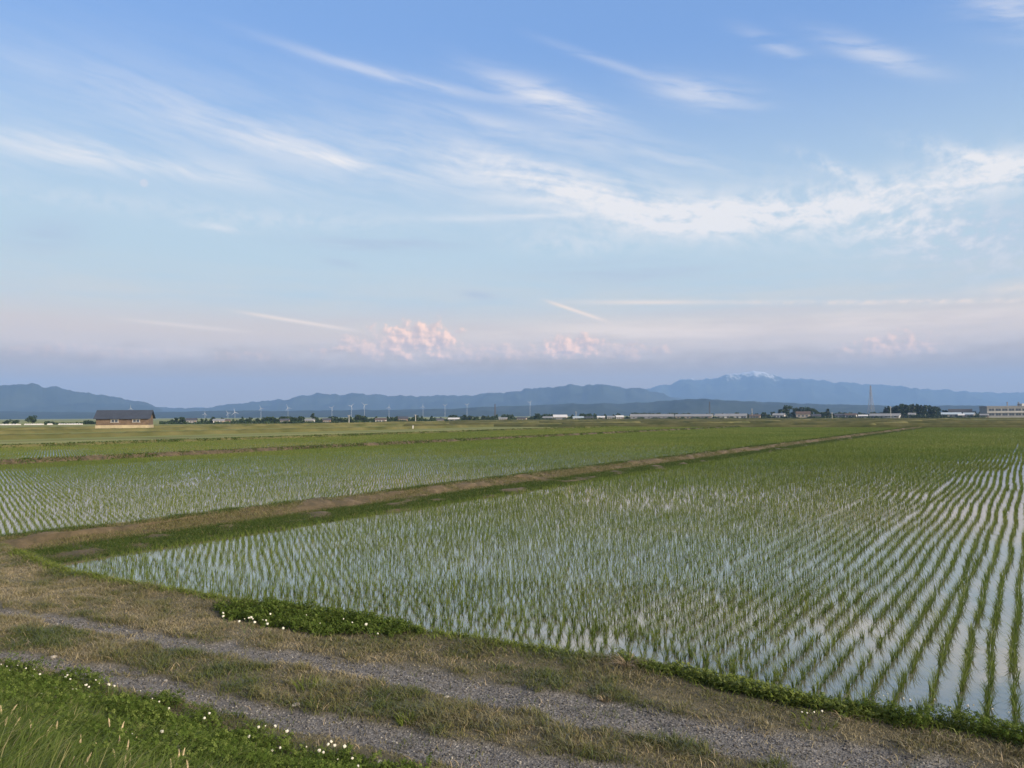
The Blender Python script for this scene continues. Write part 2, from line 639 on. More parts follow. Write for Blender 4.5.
nt.links.new(pw.outputs[0], ml.inputs[0])
f2 = tex_noise(nt, 1.6, 4, 0.55)
bmp = nt.nodes.new('ShaderNodeBump')
bmp.inputs['Strength'].default_value = 0.06
bmp.inputs['Distance'].default_value = 0.02
nt.links.new(f2, bmp.inputs['Height'])
nt.links.new(bmp.outputs[0], gl.inputs['Normal'])
mx = nt.nodes.new('ShaderNodeMixShader')
nt.links.new(ml.outputs[0], mx.inputs[0])
nt.links.new(d.outputs[0], mx.inputs[1])
nt.links.new(gl.outputs[0], mx.inputs[2])
nt.links.new(mx.outputs[0], out.inputs[0])
M['water'] = m

# road, verge and levee soil: gravel where the wheels run, by a per-vertex mask
m, nt, out = mat_base('road_gravel_and_soil')
p = nt.nodes.new('ShaderNodeBsdfPrincipled')
av = nt.nodes.new('ShaderNodeAttribute'); av.attribute_name = 'gravel'
t = nt.nodes.new('ShaderNodeTexCoord')
vo = nt.nodes.new('ShaderNodeTexVoronoi'); vo.inputs['Scale'].default_value = 55
nt.links.new(t.outputs['Object'], vo.inputs['Vector'])
rg = nt.nodes.new('ShaderNodeSeparateColor'); nt.links.new(vo.outputs['Color'], rg.inputs[0])
grav = ramp(nt, rg.outputs[0], [(0.0, (0.055, 0.055, 0.060)), (0.55, (0.118, 0.116, 0.110)), (0.9, (0.19, 0.184, 0.172)), (1.0, (0.33, 0.32, 0.30))])
soil = ramp(nt, tex_noise(nt, 9, 6, 0.65), [(0.3, (0.055, 0.050, 0.028)), (0.7, (0.115, 0.102, 0.060))])
dust = ramp(nt, tex_noise(nt, 3.0, 5, 0.65), [(0.35, (0.0, 0.0, 0.0)), (0.7, (0.45, 0.45, 0.45))])
grav = mixrgb(nt, grav, (0.095, 0.092, 0.088), dust)
nt.links.new(mixrgb(nt, soil, grav, av.outputs['Fac']), p.inputs['Base Color'])
p.inputs['Roughness'].default_value = 0.9
bmp = nt.nodes.new('ShaderNodeBump'); bmp.inputs['Strength'].default_value = 0.7; bmp.inputs['Distance'].default_value = 0.012
nt.links.new(vo.outputs['Distance'], bmp.inputs['Height'])
nt.links.new(bmp.outputs[0], p.inputs['Normal'])
nt.links.new(p.outputs[0], out.inputs[0])
M['road'] = m
M['gravel'] = mat_leaf('gravel_stone', [(0.0, (0.05, 0.05, 0.053)), (0.6, (0.108, 0.106, 0.100)), (0.92, (0.168, 0.163, 0.152)), (1.0, (0.32, 0.31, 0.28))], 0.0, spec=0.05)

# earth banks between the paddies
m, nt, out = mat_base('bank_soil_and_dead_grass')
p = nt.nodes.new('ShaderNodeBsdfPrincipled')
g = nt.nodes.new('ShaderNodeNewGeometry')
c1 = ramp(nt, tex_noise(nt, 1.9, 7, 0.72, vec=g.outputs['Position']), [(0.32, (0.030, 0.030, 0.014)), (0.46, (0.060, 0.046, 0.024)), (0.58, (0.088, 0.067, 0.037)), (0.75, (0.185, 0.145, 0.085))])
sx = nt.nodes.new('ShaderNodeSeparateXYZ'); nt.links.new(g.outputs['Position'], sx.inputs[0])
nt.links.new(c1, p.inputs['Base Color'])
p.inputs['Roughness'].default_value = 0.95
nt.links.new(p.outputs[0], out.inputs[0])
M['bank'] = m

M['far_bank'] = mat_plain('grassy_bank', (0.13, 0.122, 0.052), 0.95, 0.3, 0.10, spec=0.05, c2=(0.045, 0.056, 0.018))

# the plain: a patchwork of far paddies in slightly different greens
m, nt, out = mat_base('far_paddy_plain')
p = nt.nodes.new('ShaderNodeBsdfPrincipled')
t = nt.nodes.new('ShaderNodeTexCoord')
mp = nt.nodes.new('ShaderNodeMapping'); mp.inputs['Rotation'].default_value = (0, 0, -math.atan2(U_[1], U_[0]))
nt.links.new(t.outputs['Object'], mp.inputs[0])
br = nt.nodes.new('ShaderNodeTexBrick')
br.offset = 0.5
for k_, v_ in (('Color1', (0.150, 0.172, 0.062, 1)), ('Color2', (0.190, 0.198, 0.085, 1)), ('Mortar', (0.12, 0.125, 0.045, 1))):
    br.inputs[k_].default_value = v_
br.inputs['Scale'].default_value = 0.01
br.inputs['Mortar Size'].default_value = 0.02
br.inputs['Brick Width'].default_value = 1.6
br.inputs['Row Height'].default_value = 0.45
nt.links.new(mp.outputs[0], br.inputs['Vector'])
n1 = ramp(nt, tex_noise(nt, 0.03, 6, 0.65, vec=mp.outputs[0]), [(0.3, (0.8, 0.85, 0.75)), (0.7, (1.18, 1.15, 1.05))])
nt.links.new(mixrgb(nt, br.outputs['Color'], n1, 1.0, 'MULTIPLY'), p.inputs['Base Color'])
p.inputs['Roughness'].default_value = 0.9
p.inputs['Specular IOR Level'].default_value = 0.1
nt.links.new(p.outputs[0], out.inputs[0])
M['plain'] = m


def mat_mountain(name, snow=False, zs=(0, 0)):
    m, nt, out = mat_base(name)
    p = nt.nodes.new('ShaderNodeBsdfPrincipled')
    g = nt.nodes.new('ShaderNodeNewGeometry')
    c = ramp(nt, tex_noise(nt, 0.004, 7, 0.65, vec=g.outputs['Position']), [(0.3, (0.014, 0.022, 0.022)), (0.7, (0.036, 0.046, 0.036))])
    if snow:
        sx = nt.nodes.new('ShaderNodeSeparateXYZ')
        nt.links.new(g.outputs['Position'], sx.inputs[0])
        mr = nt.nodes.new('ShaderNodeMapRange')
        mr.inputs['From Min'].default_value, mr.inputs['From Max'].default_value = zs
        nt.links.new(sx.outputs['Z'], mr.inputs['Value'])
        mr.inputs['To Min'].default_value = -0.20
        mr.inputs['To Max'].default_value = 0.19
        f = tex_noise(nt, 0.011, 7, 0.8, vec=g.outputs['Position'], stretch=(1.0, 0.3, 0.9))
        ad = nt.nodes.new('ShaderNodeMath')
        nt.links.new(f, ad.inputs[0]); nt.links.new(mr.outputs[0], ad.inputs[1])
        sn = ramp(nt, ad.outputs[0], [(0.50, (0, 0, 0)), (0.60, (0.55, 0.55, 0.55))])
        c = mixrgb(nt, c, (0.80, 0.80, 0.84), sn)
    nt.links.new(c, p.inputs['Base Color'])
    p.inputs['Roughness'].default_value = 1.0
    p.inputs['Specular IOR Level'].default_value = 0.0
    nt.links.new(p.outputs[0], out.inputs[0])
    return m


M['mountain'] = mat_mountain('forested_slope')
M['snowy'] = mat_mountain('forested_slope_with_snow', True, (380, 610))

# ------------------------------------------------------------------ setting: plain, mountains, haze
S = 13600.0
gx = np.concatenate([[-S], np.linspace(-1500, 1500, 31), [S]])
GX, GY = np.meshgrid(gx, gx, indexing='ij')
gv = np.stack([GX.ravel(), GY.ravel(), np.full(GX.size, -0.42)], 1)
k = len(gx)
idx = np.arange(k * k).reshape(k, k)
gf = np.stack([idx[:-1, :-1], idx[1:, :-1], idx[1:, 1:], idx[:-1, 1:]], -1).reshape(-1, 4)
tag(link('ground', mesh_np('ground', gv, gf), M['plain']), kind='structure')


def grid_faces(a, b):
    idx = np.arange(a * b).reshape(a, b)
    return np.stack([idx[:-1, :-1], idx[1:, :-1], idx[1:, 1:], idx[:-1, 1:]], -1).reshape(-1, 4)


def mountains(name, prof, D, depth, mat, seed, rough=0.1, spurs=900.0):
    px = np.arange(-260, 1290, 2.0)
    P = np.array(prof, float)
    py = np.interp(px, P[:, 0], P[:, 1])
    amp = np.clip((421 - py) / 22.0, 0, 1) * (0.45 if D < 5000 else 1.0)
    py = py + amp * ((fbm(px / 11.0, px * 0 + seed, seed + 60, 4, 0.65) - 0.5) * 6.0)
    top = np.array([at(x, y, D) for x, y in zip(px, py)])
    J = 36
    t = np.linspace(-1, 0.8, J)
    V = np.zeros((len(px), J, 3))
    for j, tt in enumerate(t):
        sc = (D + tt * depth) / D
        X, Y = top[:, 0] * sc, top[:, 1] * sc
        H = np.maximum(top[:, 2], 0.0)
        sh = np.clip(1 - abs(tt) ** 1.15, 0, 1)
        ns = fbm(X / spurs, Y / spurs, seed, 5, 0.55) - 0.5
        ridge = 1 - np.abs(2 * fbm(X / (spurs * 0.6) + 9, Y / (spurs * 1.8), seed + 20, 4) - 1)
        z = H * sh * (1 + (ns * 1.7 + (ridge - 0.72) * 1.5) * min(1, abs(tt) * 3.5)) + H * rough * (fbm(px / 14.0, px * 0, seed + 40, 4) - 0.5) * sh
        cap = (3.3 + (top[:, 2] - 3.3) * sc) * (1.0 if tt > -0.02 else 0.97)      # spurs never rise over the crest line behind them
        z = np.minimum(z, np.maximum(cap, 0.0))
        V[:, j] = np.stack([X, Y, z - 3.0 * (sh < 0.02)], 1)
    me = mesh_np(name, V.reshape(-1, 3), grid_faces(len(px), J), smooth=True)
    return tag(link(name, me, mat), kind='structure')


mountains('hills', [(-260, 410), (0, 411), (100, 412), (160, 412), (200, 411), (300, 410.5), (400, 409.5), (450, 408.5), (520, 405.5), (560, 404), (600, 403.5), (640, 402.5),
                    (690, 399), (718, 398.5), (745, 401), (800, 403.5), (900, 405.5), (1024, 406), (1290, 406)], 4000, 900, M['mountain'], 1, 0.10, 500)
mountains('mountain', [(-260, 392), (-100, 388), (0, 384.5), (20, 382.5), (32, 383), (45, 386), (80, 391), (100, 394), (130, 399), (150, 405), (165, 410.5), (185, 417), (210, 421), (1290, 421)],
          6000, 1500, M['mountain'], 3, 0.05)
mountains('mountain', [(-260, 410), (100, 409), (165, 407), (200, 408), (215, 406), (240, 403), (260, 401.5), (290, 398), (315, 393.5), (335, 393), (360, 395), (400, 394), (440, 396.5),
                       (480, 394), (512, 391), (545, 387), (590, 384.5), (612, 386), (640, 387), (660, 393), (700, 401), (730, 406), (800, 409), (1290, 412)], 7500, 1700, M['mountain'], 5, 0.05)
mountains('mountain', [(-260, 412), (500, 405), (560, 396), (620, 390), (650, 387), (680, 380.5), (720, 376.5), (735, 373), (750, 371), (765, 372.5), (790, 377), (820, 380.5), (850, 382),
                       (872, 383.5), (900, 387), (950, 390.5), (1000, 391.5), (1040, 392), (1290, 398)], 11000, 2400, M['snowy'], 7, 0.04, 1300)

hb = MB()
hb.box(-14000, 14000, -14000, 14000, -1.6, 690)
m, nt, out = mat_base('haze_air')
pv = nt.nodes.new('ShaderNodeVolumePrincipled')
pv.inputs['Color'].default_value = (*HAZE_COLOR, 1)
pv.inputs['Density'].default_value = HAZE_DENSITY
pv.inputs['Anisotropy'].default_value = 0.0
nt.links.new(pv.outputs[0], out.inputs['Volume'])
tag(hb.build('haze', m), kind='stuff')

# ------------------------------------------------------------------ levee, gravel road, verge (one profile across, n)
EDGE = np.array([(-60, 13.5), (-30, 13.2), (-20.7, 12.75), (-17.5, 11.6), (-15.4, 10.95), (-10.4, 10.45), (-6.8, 10.15), (-4.9, 10.05), (-2.9, 9.92), (-1.7, 9.60), (0.0, 9.30), (1.4, 9.28), (8, 9.8), (40, 10.2)])


def edge_n(m):
    return np.interp(m, EDGE[:, 0], EDGE[:, 1]) + 0.10 * (fbm(np.asarray(m, float) * 1.1, np.asarray(m, float) * 0, 60, 3) - 0.5)


def rut_mask(m, n):
    wob = 0.35 * (fbm(m * 0.9, n * 2.2, 61, 3) - 0.5) + 0.28 * (fbm(m * 3.5, n * 5, 65, 3) - 0.5)
    c1 = np.interp(m, [-30, -14.5, -9, -5, -2, 3, 20], [8.75, 8.52, 8.33, 8.42, 8.22, 8.05, 8.0])
    w1 = np.interp(m, [-30, -14.5, -9, -5, -2, 3, 20], [0.17, 0.19, 0.22, 0.34, 0.42, 0.46, 0.5])
    c2 = np.interp(m, [-30, -12, -5, 3, 20], [7.1, 6.98, 6.75, 6.66, 6.6])
    w2 = np.interp(m, [-30, -12, -5, 3, 20], [0.17, 0.19, 0.26, 0.38, 0.45])
    r1 = 1 - sstep(np.abs(n - c1 + wob), w1 * 0.7, w1 * 1.25)
    r2 = 1 - sstep(np.abs(n - c2 + wob), w2 * 0.75, w2 * 1.25)
    return np.maximum(r1, r2)


def levee_n(m):
    return np.interp(m, [-30, -11, -8.5, -6.8, -4.7, 0, 20], [7.0, 6.65, 6.5, 6.36, 6.15, 5.9, 5.6])


def road_z(m, n):
    e = edge_n(m)
    ln = levee_n(m) - 0.15
    z = 0.03 - 0.045 * rut_mask(m, n) + 0.05 * (fbm(m * 2.3, n * 2.3, 62, 4) - 0.5)
    z = z + np.clip(ln - n, 0, None) * 0.40 * sstep(ln - n, -0.1, 0.9)
    z = np.minimum(z, 1.66 + 0.04 * fbm(m, n, 63, 3))
    z = z + 0.05 * sstep(n, e - 0.7, e - 0.2)
    z = z - 0.62 * sstep(n, e - 0.08, e + 0.55)
    return z


def strip(name, n0, n1, nn, m0=-34.0, m1=24.0, nm=620, top=None):
    ms = np.linspace(m0, m1, nm)
    ts = np.linspace(0, 1, nn)
    MM = np.repeat(ms[:, None], nn, 1)
    hi = (top(ms) if top else np.full(nm, n1))
    NN = n0 + (hi[:, None] - n0) * ts[None, :]
    Z = road_z(MM, NN)
    X, Y = mn(MM, NN)
    gr = rut_mask(MM, NN)
    me = mesh_np(name, np.stack([X, Y, Z], -1).reshape(-1, 3), grid_faces(nm, nn)[:, ::-1], smooth=True, extra={'gravel': gr.ravel()})
    return tag(link(name, me, M['road']), kind='structure')


strip('levee', -2.0, 6.0, 60)
strip('gravel_road', 6.0, 9.2, 54)
strip('grass_verge', 9.2, 11.0, 34, top=lambda m_: edge_n(m_) + 0.75)

# ------------------------------------------------------------------ paddies: water sheets and banks
B1, B2, B3 = -21.6, -67.0, -104.0
AFAR = 212.0


def water_sheet(b0, b1, a1, n_start):
    bs = np.linspace(b0, b1, 40)
    lo = []
    for b in bs:   # where this row leaves the verge: n = const
        a = (n_start - b * (V_ @ N_)) / (U_ @ N_)
        lo.append(a)
    vs = []
    for b, a in zip(bs, lo):
        for aa in (a, a1):
            X, Y = ab(aa, b)
            vs.append((X, Y, WATER_Z))
    me = mesh_np('water', np.array(vs), grid_faces(len(bs), 2)[:, ::-1])
    return tag(link('water', me, M['water']), kind='structure')


water_sheet(-20.4, 9.0, AFAR, 9.9)
water_sheet(-66.2, -22.4, AFAR, 9.9)
water_sheet(-103.2, -67.8, AFAR, 9.9)


def bank(name, pts, prof, seed, step_=0.5, rough=0.12, mat='bank'):
    """an earth bank along a polyline of (x, y); prof = (offset across, height) pairs"""
    P = [np.array(p) for p in pts]
    path, tang = [], []
    for p, q in zip(P[:-1], P[1:]):
        L = np.linalg.norm(q - p)
        for t in np.arange(0, L, step_):
            path.append(p + (q - p) * t / L)
            tang.append((q - p) / L)
    path, tang = np.array(path), np.array(tang)
    side = np.stack([tang[:, 1], -tang[:, 0]], 1)
    s_ = np.arange(len(path)) * step_
    V = []
    for j, (o, h) in enumerate(prof):
        w_ = rough * 2.2 * (fbm(s_ * 0.35, np.full_like(s_, j * 0.6), seed, 3) - 0.5)
        hh = h + rough * (fbm(s_ * 0.8, np.full_like(s_, j * 0.9), seed + 5, 3) - 0.5) * (1.0 if 0 < j < len(prof) - 1 else 0)
        dend = np.minimum(s_, s_[-1] - s_)
        hh = -0.5 + (hh + 0.5) * sstep(dend, 0.0, 2.0)
        V.append(np.concatenate([path + side * (o + w_)[:, None], hh[:, None]], 1))
    V = np.stack(V, 1)
    me = mesh_np(name, V.reshape(-1, 3), grid_faces(len(path), len(prof)), smooth=True)
    return tag(link(name, me, M[mat]), kind='structure')


def abp(a, b):
    X, Y = ab(a, b)
    return (float(X), float(Y))


P1 = [(-1.5, -0.45), (-1.2, -0.3), (-0.95, -0.05), (-0.7, 0.08), (-0.45, 0.13), (-0.2, 0.13), (0.0, 0.06), (0.22, -0.06), (0.45, -0.16), (0.8, -0.21), (1.4, -0.26), (2.05, -0.32), (2.5, -0.45)]
bank('earth_bank', [abp(5.6, -22.2), abp(AFAR, -22.2)], P1, 70, 0.16, 0.30)
P2 = [(-1.3, -0.5), (-1.0, -0.3), (-0.6, 0.05), (0.5, 0.06), (0.9, -0.3), (1.2, -0.5)]
bank('earth_bank', [abp(-20, B2), abp(AFAR, B2)], P2, 71, 0.5, 0.12)
bank('earth_bank', [abp(-30, B3), abp(AFAR, B3)], P2, 72, 0.6, 0.14, 'far_bank')
P3 = [(-1.6, -0.5), (-1.0, 0.15), (-0.5, 0.42), (0.5, 0.42), (1.0, 0.1), (1.6, -0.5)]
bank('earth_bank', [abp(AFAR, -190), abp(AFAR + 2, 60)], P3, 73, 0.8, 0.3, 'far_bank')
for i_, (p, q) in enumerate([((30, -150), (330, -150)), ((60, -205), (420, -205)), ((330, -330), (330, 40)), ((100, -265), (480, -265)), ((440, -420), (440, -30)), ((520, -420), (520, 20)), ((258, -230), (258, 50)), ((380, -300), (380, 30)), ((260, -100), (520, -100)), ((250, -40), (520, -40))]):
    bank('earth_bank', [abp(*p), abp(*q)], P3, 74 + i_, 1.0, 0.35, 'far_bank')


# ------------------------------------------------------------------ blades
def blades(pos, az, h, lean, w, k, twist=None, rnd=None, base_z=None):
    """curved tapering blades; returns verts (n*(2k+1),3), tri faces, rnd"""
    n = len(pos)
    ts = np.linspace(0, 1, k + 1)
    d = np.stack([np.cos(az), np.sin(az)], 1)
    wd = az + (math.pi / 2 if twist is None else twist)
    ws = np.stack([np.cos(wd), np.sin(wd)], 1)
    V = np.zeros((n, 2 * k + 1, 3), np.float32)
    for i, t in enumerate(ts):
        out_ = lean * h * t ** 1.9
        up = h * (t - 0.33 * np.clip(lean, 0, 1.6) * t ** 2.6)
        c = pos[:, :2] + d * out_[:, None]
        z = pos[:, 2] + up
        if i < k:
            ww = (w * (1 - 0.75 * t ** 1.5) * 0.5)[:, None] * ws
            V[:, 2 * i, :2] = c - ww; V[:, 2 * i + 1, :2] = c + ww
            V[:, 2 * i, 2] = z; V[:, 2 * i + 1, 2] = z
        else:
            V[:, 2 * k, :2] = c; V[:, 2 * k, 2] = z
    f = []
    for i in range(k - 1):
        f += [(2 * i, 2 * i + 1, 2 * i + 3), (2 * i, 2 * i + 3, 2 * i + 2)]
    f.append((2 * k - 2, 2 * k - 1, 2 * k))
    f = np.array(f, np.int64)
    F = (np.arange(n)[:, None, None] * (2 * k + 1) + f[None]).reshape(-1, 3)
    if rnd is None:
        rnd = RNG.random(n)
    return V.reshape(-1, 3), F, np.repeat(rnd, 2 * k + 1)


def join(parts):
    vs, fs, rs, o = [], [], [], 0
    for v_, f_, r_ in parts:
        vs.append(v_); fs.append(f_ + o); rs.append(r_); o += len(v_)
    return np.concatenate(vs), np.concatenate(fs), np.concatenate(rs)


def clumps(P, size, nb, k, wmul, tint=None):
    """P (n,3) clump bases; nb blades each"""
    n = len(P)
    base = np.repeat(P, nb, 0)
    sz = np.repeat(size, nb)
    N0 = n * nb
    r = 0.042 * np.sqrt(RNG.random(N0)); th = RNG.random(N0) * 2 * math.pi
    base = base.copy()
    base[:, 0] += r * np.cos(th); base[:, 1] += r * np.sin(th)
    az = th + RNG.normal(0, 0.5, N0)
    h = sz * (0.66 + 0.55 * RNG.random(N0))
    lean = 0.16 + 0.75 * RNG.random(N0) ** 1.7
    w = 0.0072 * wmul * (0.8 + 0.5 * RNG.random(N0))
    tw = RNG.random(N0) * math.pi
    rn = RNG.random(N0) if tint is None else np.clip(np.repeat(tint, nb) * 0.6 + RNG.random(N0) * 0.5, 0, 1)
    return blades(base, az, h, lean, w, k, tw, rn)


# ------------------------------------------------------------------ rice: planted in rows along u
def rows(b0, b1, s_, stagger, seed, a_hi, headland):
    rng = np.random.default_rng(seed)
    nb_ = int((b1 - b0) / 0.295)
    A, B = [], []
    for j in range(nb_):
        b = b0 + 0.295 * (j + 0.5)
        sw = j // 8
        ph = np.random.default_rng(seed * 31 + sw).random() * 0.05
        a_lo = (10.0 - b * (V_ @ N_)) / (U_ @ N_)
        hl = headland if not callable(headland) else headland(b)
        aa = np.arange(math.floor(a_lo / s_) * s_, a_hi, s_) + (stagger * s_ * j) % s_ + ph
        bb = np.full_like(aa, b)
        # the planting machine wanders a little, whole swath together
        bb = bb + 0.25 * (fbm(aa * 0.11, np.full_like(aa, sw * 0.9), seed, 3) - 0.5) * 2 + 0.05 * (vnoise(aa * 0.45, np.full_like(aa, j * 1.0), seed + 9) - 0.5)
        X, Y = ab(aa, bb)
        nn_ = X * N_[0] + Y * N_[1]
        mm_ = X * E_[0] + Y * E_[1]
        ok = nn_ > edge_n(mm_) + hl + rng.normal(0, 0.10, len(aa))
        A.append(aa[ok]); B.append(bb[ok])
    A, B = np.concatenate(A), np.concatenate(B)
    A = A + rng.normal(0, 0.013, len(A)); B = B + rng.normal(0, 0.011, len(B))
    X, Y = ab(A, B)
    # missing hills, more in some patches
    miss = rng.random(len(X)) < 0.025 + 0.16 * sstep(fbm(X * 0.16, Y * 0.16, seed + 30, 3), 0.60, 0.72)
    keep = (np.abs(X) < 0.80 * Y + 3.5) & (Y > 2) & ~miss
    return X[keep], Y[keep]


def headland_rows(count):
    """rows set along the near edge"""
    X, Y = [], []
    for r in range(8):
        ms = np.arange(-17.5, 9.0, 0.20) - 0.10 * r
        keep = RNG.random(len(ms)) < np.interp(ms, [-18, -9, -4, -1.5, 1, 9], [1, 1, 1, 0.75, 0.72, 0.8])
        lim = np.interp(ms, [-18, -9, -4.0, -1.0, 2, 9], [8, 8, 7, 3.2, 2.2, 2.5])
        keep &= r < lim + RNG.normal(0, 0.3, len(ms))
        ms = ms[keep]
        n_ = edge_n(ms) + 0.42 + 0.33 * r + RNG.normal(0, 0.03, len(ms)) + 0.10 * (vnoise(ms * 0.6, ms * 0 + r * 0.2, 90) - 0.5)
        x, y = mn(ms + RNG.normal(0, 0.025, len(ms)), n_)
        B = x * V_[0] + y * V_[1]
        ok = B > -20.0
        X.append(x[ok]); Y.append(y[ok])
    return np.concatenate(X), np.concatenate(Y)


def hl1(b):
    return float(np.interp(b, [-20, -12, -7.0, -4, -1.5, 5], [3.0, 3.0, 2.7, 1.45, 1.1, 1.2]))


x1, y1 = rows(-20.15, 7.0, 0.215, 0.0, 3, AFAR - 3, hl1)
hx, hy = headland_rows(8)
x1, y1 = np.concatenate([x1, hx]), np.concatenate([y1, hy])
x2, y2 = rows(-65.8, -23.9, 0.22, 0.5, 5, AFAR - 3, 0.6)
x3, y3 = rows(-102.5, -68.2, 0.28, 0.5, 8, AFAR - 3, 0.6)
RX, RY = np.concatenate([x1, x2, x3]), np.concatenate([y1, y2, y3])
RS = 0.205 * (0.85 + 0.3 * RNG.random(len(RX))) * (0.82 + 0.36 * fbm(RX * 0.12, RY * 0.12, 33, 3))
FLD = np.repeat([0, 1, 2], [len(x1), len(x2), len(x3)])
RDD = np.hypot(RX, RY)
RS = RS * np.choose(FLD, [1 + 0.5 * sstep(RDD, 48, 100), 0.66 + 0.5 * sstep(RDD, 60, 130), 0.85 + 0.2 * sstep(RDD, 110, 170)])
RT = 0.22 * (FLD == 2) + np.clip(0.2 + 0.8 * fbm(RX * 0.07, RY * 0.07, 34, 4) + RNG.normal(0, 0.12, len(RX)), 0, 1)
RD = np.hypot(RX, RY)

# the 300 clumps that show largest: each an object of its own
d0 = np.stack([RX, RY, np.full(len(RX), WATER_Z + 0.12)], 1) - CAM
zc = d0 @ _F
px_ = 512 + FPX * (d0 @ _R) / zc
py_ = 384 - FPX * (d0 @ _U) / zc
vis = (px_ > 4) & (px_ < 1020) & (py_ < 764) & (RX * N_[0] + RY * N_[1] > edge_n(RX * E_[0] + RY * E_[1]) + 0.3)
order = np.where(vis)[0][np.argsort(RD[vis])][:300]
variants = []
for i in range(12):
    v_, f_, r_ = clumps(np.zeros((1, 3)), np.array([0.31]), 24, 4, 1.35, np.array([0.15 + 0.06 * i]))
    variants.append(mesh_np('rice_plant', v_, f_, r_))
    variants[-1].materials.append(M['rice'])
for i in order:
    o = bpy.data.objects.new('rice_plant', variants[RNG.integers(12)])
    o.location = (RX[i], RY[i], WATER_Z)
    o.rotation_euler = (RNG.normal(0, 0.06), RNG.normal(0, 0.06), RNG.random() * 6.28)
    s_ = RS[i] / 0.31
    o.scale = (s_, s_, s_)
    COL.objects.link(o)
    tag(o, 'young green rice plant standing in the shallow water nearest the gravel road', 'rice plant', 'rice plants at the near edge of the paddy')
rest = np.ones(len(RX), bool)
rest[order] = False
parts = []
for lo, hi, nb, k, wm in ((0, 17, 22, 3, 1.15), (17, 32, 13, 2, 1.25), (32, 75, 8, 2, 1.9), (75, 130, 5, 1, 4.2), (130, 400, 4, 1, 7.0)):
    q = rest & (RD >= lo) & (RD < hi)
    P = np.stack([RX[q], RY[q], np.full(q.sum(), WATER_Z - 0.01)], 1)
    parts.append(clumps(P, RS[q], nb, k, wm, RT[q]))
v_, f_, r_ = join(parts)
tag(link('rice_seedlings', mesh_np('rice_seedlings', v_, f_, r_), M['rice']), kind='stuff')
print('rice', len(RX), 'tris', len(f_))

# ------------------------------------------------------------------ ground cover on the road, verge, levee, banks
def scatter(m0, m1, n0, n1, dens):
    k = int((m1 - m0) * (n1 - n0) * dens)
    m_ = RNG.uniform(m0, m1, k); n_ = RNG.uniform(n0, n1, k)
    X, Y = mn(m_, n_)
    ok = (np.abs(X) < 0.78 * Y + 1.6) & (Y > 1.0)
    return m_[ok], n_[ok]


def on_ground(m_, n_):
    X, Y = mn(m_, n_)
    return np.stack([X, Y, road_z(m_, n_) - 0.006], 1)


def clover_mask(m_, n_):
    """where clover grows: beside the paddy, at the right corner, along the foot of the levee"""
    w = 0.25 * (fbm(m_ * 1.3, n_ * 1.3, 41, 3) - 0.5) + 0.5 * (fbm(m_ * 5, n_ * 5, 42, 3) - 0.5)
    c1 = np.interp(m_, [-10.3, -9.7, -8.9, -7.5, -6.6, -6.0], [0.0, 0.28, 0.50, 0.44, 0.28, 0.0])
    a_ = (np.abs(n_ + w - np.interp(m_, [-11, -6], [9.9, 9.85])) < c1)
    c2 = (m_ > -0.6) & (n_ + w > np.interp(m_, [-0.6, 0.4, 2], [9.3, 9.02, 8.75]))
    ln = levee_n(m_)
    c3 = (n_ + w * 1.6 < ln) & (n_ > ln - 3.0 + 3 * w)
    return a_, c2, c3


# dead and dying short grass over road crown and verge
m_, n_ = scatter(-21, 7, 6.0, 13.4, 4200)
r1 = rut_mask(m_, n_)
a_, c2, c3 = clover_mask(m_, n_)
dn = fbm(m_ * 1.6, n_ * 2.2, 44, 4)
keep = (RNG.random(len(m_)) < np.clip(0.25 + 1.1 * dn, 0, 1) * (1 - r1 * np.clip(0.55 + 0.9 * fbm(m_ * 3, n_ * 3, 58, 3), 0, 1)) ** 1.3 + 0.02) & (n_ < edge_n(m_) + 0.25) & (n_ > levee_n(m_) - 0.25) & ~a_
m_, n_, dn = m_[keep], n_[keep], dn[keep]
P = on_ground(m_, n_)
L_ = len(m_)
gr = fbm(m_ * 0.8, n_ * 1.2, 45, 4)
crown = np.exp(-((n_ - 7.55) / 0.35) ** 2)
lump = fbm(m_ * 3.4, n_ * 3.4, 59, 3)
h = (0.022 + 0.065 * RNG.random(L_) ** 1.6) * (0.55 + 1.2 * sstep(lump, 0.3, 0.75)) * (0.7 + 0.6 * dn) * (1 + 0.5 * crown)
tint = np.clip(0.60 - (gr - 0.5) * 1.7 - (lump - 0.5) * 0.9 + RNG.normal(0, 0.2, L_) - 0.16 * crown - 0.25 * sstep(n_, edge_n(m_) - 0.5, edge_n(m_)), 0, 1)
v_, f_, r_ = blades(P, RNG.random(L_) * 6.28, h, 0.3 + 1.3 * RNG.random(L_), 0.006 + 0.004 * RNG.random(L_), 2, RNG.random(L_) * 3.14, tint)
tag(link('dry_grass', mesh_np('dry_grass', v_, f_, r_), M['dry']), kind='stuff')

m_, n_ = scatter(-21, 7, 6.0, 13.0, 85)
keep = (n_ < edge_n(m_) + 0.1) & (n_ > levee_n(m_)) & (RNG.random(len(m_)) < 1 - 0.8 * rut_mask(m_, n_)) & (fbm(m_ * 0.9, n_ * 1.4, 71, 3) > 0.42)
m_, n_ = m_[keep], n_[keep]
P = on_ground(m_, n_)
L_ = len(m_)
v_, f_, r_ = blades(P, RNG.random(L_) * 6.28, 0.05 + 0.08 * RNG.random(L_), 0.6 + 1.6 * RNG.random(L_), 0.005 + 0.004 * RNG.random(L_), 3, RNG.random(L_) * 3.14)
tag(link('straw_litter', mesh_np('straw_litter', v_, f_, r_), M['straw']), kind='stuff')

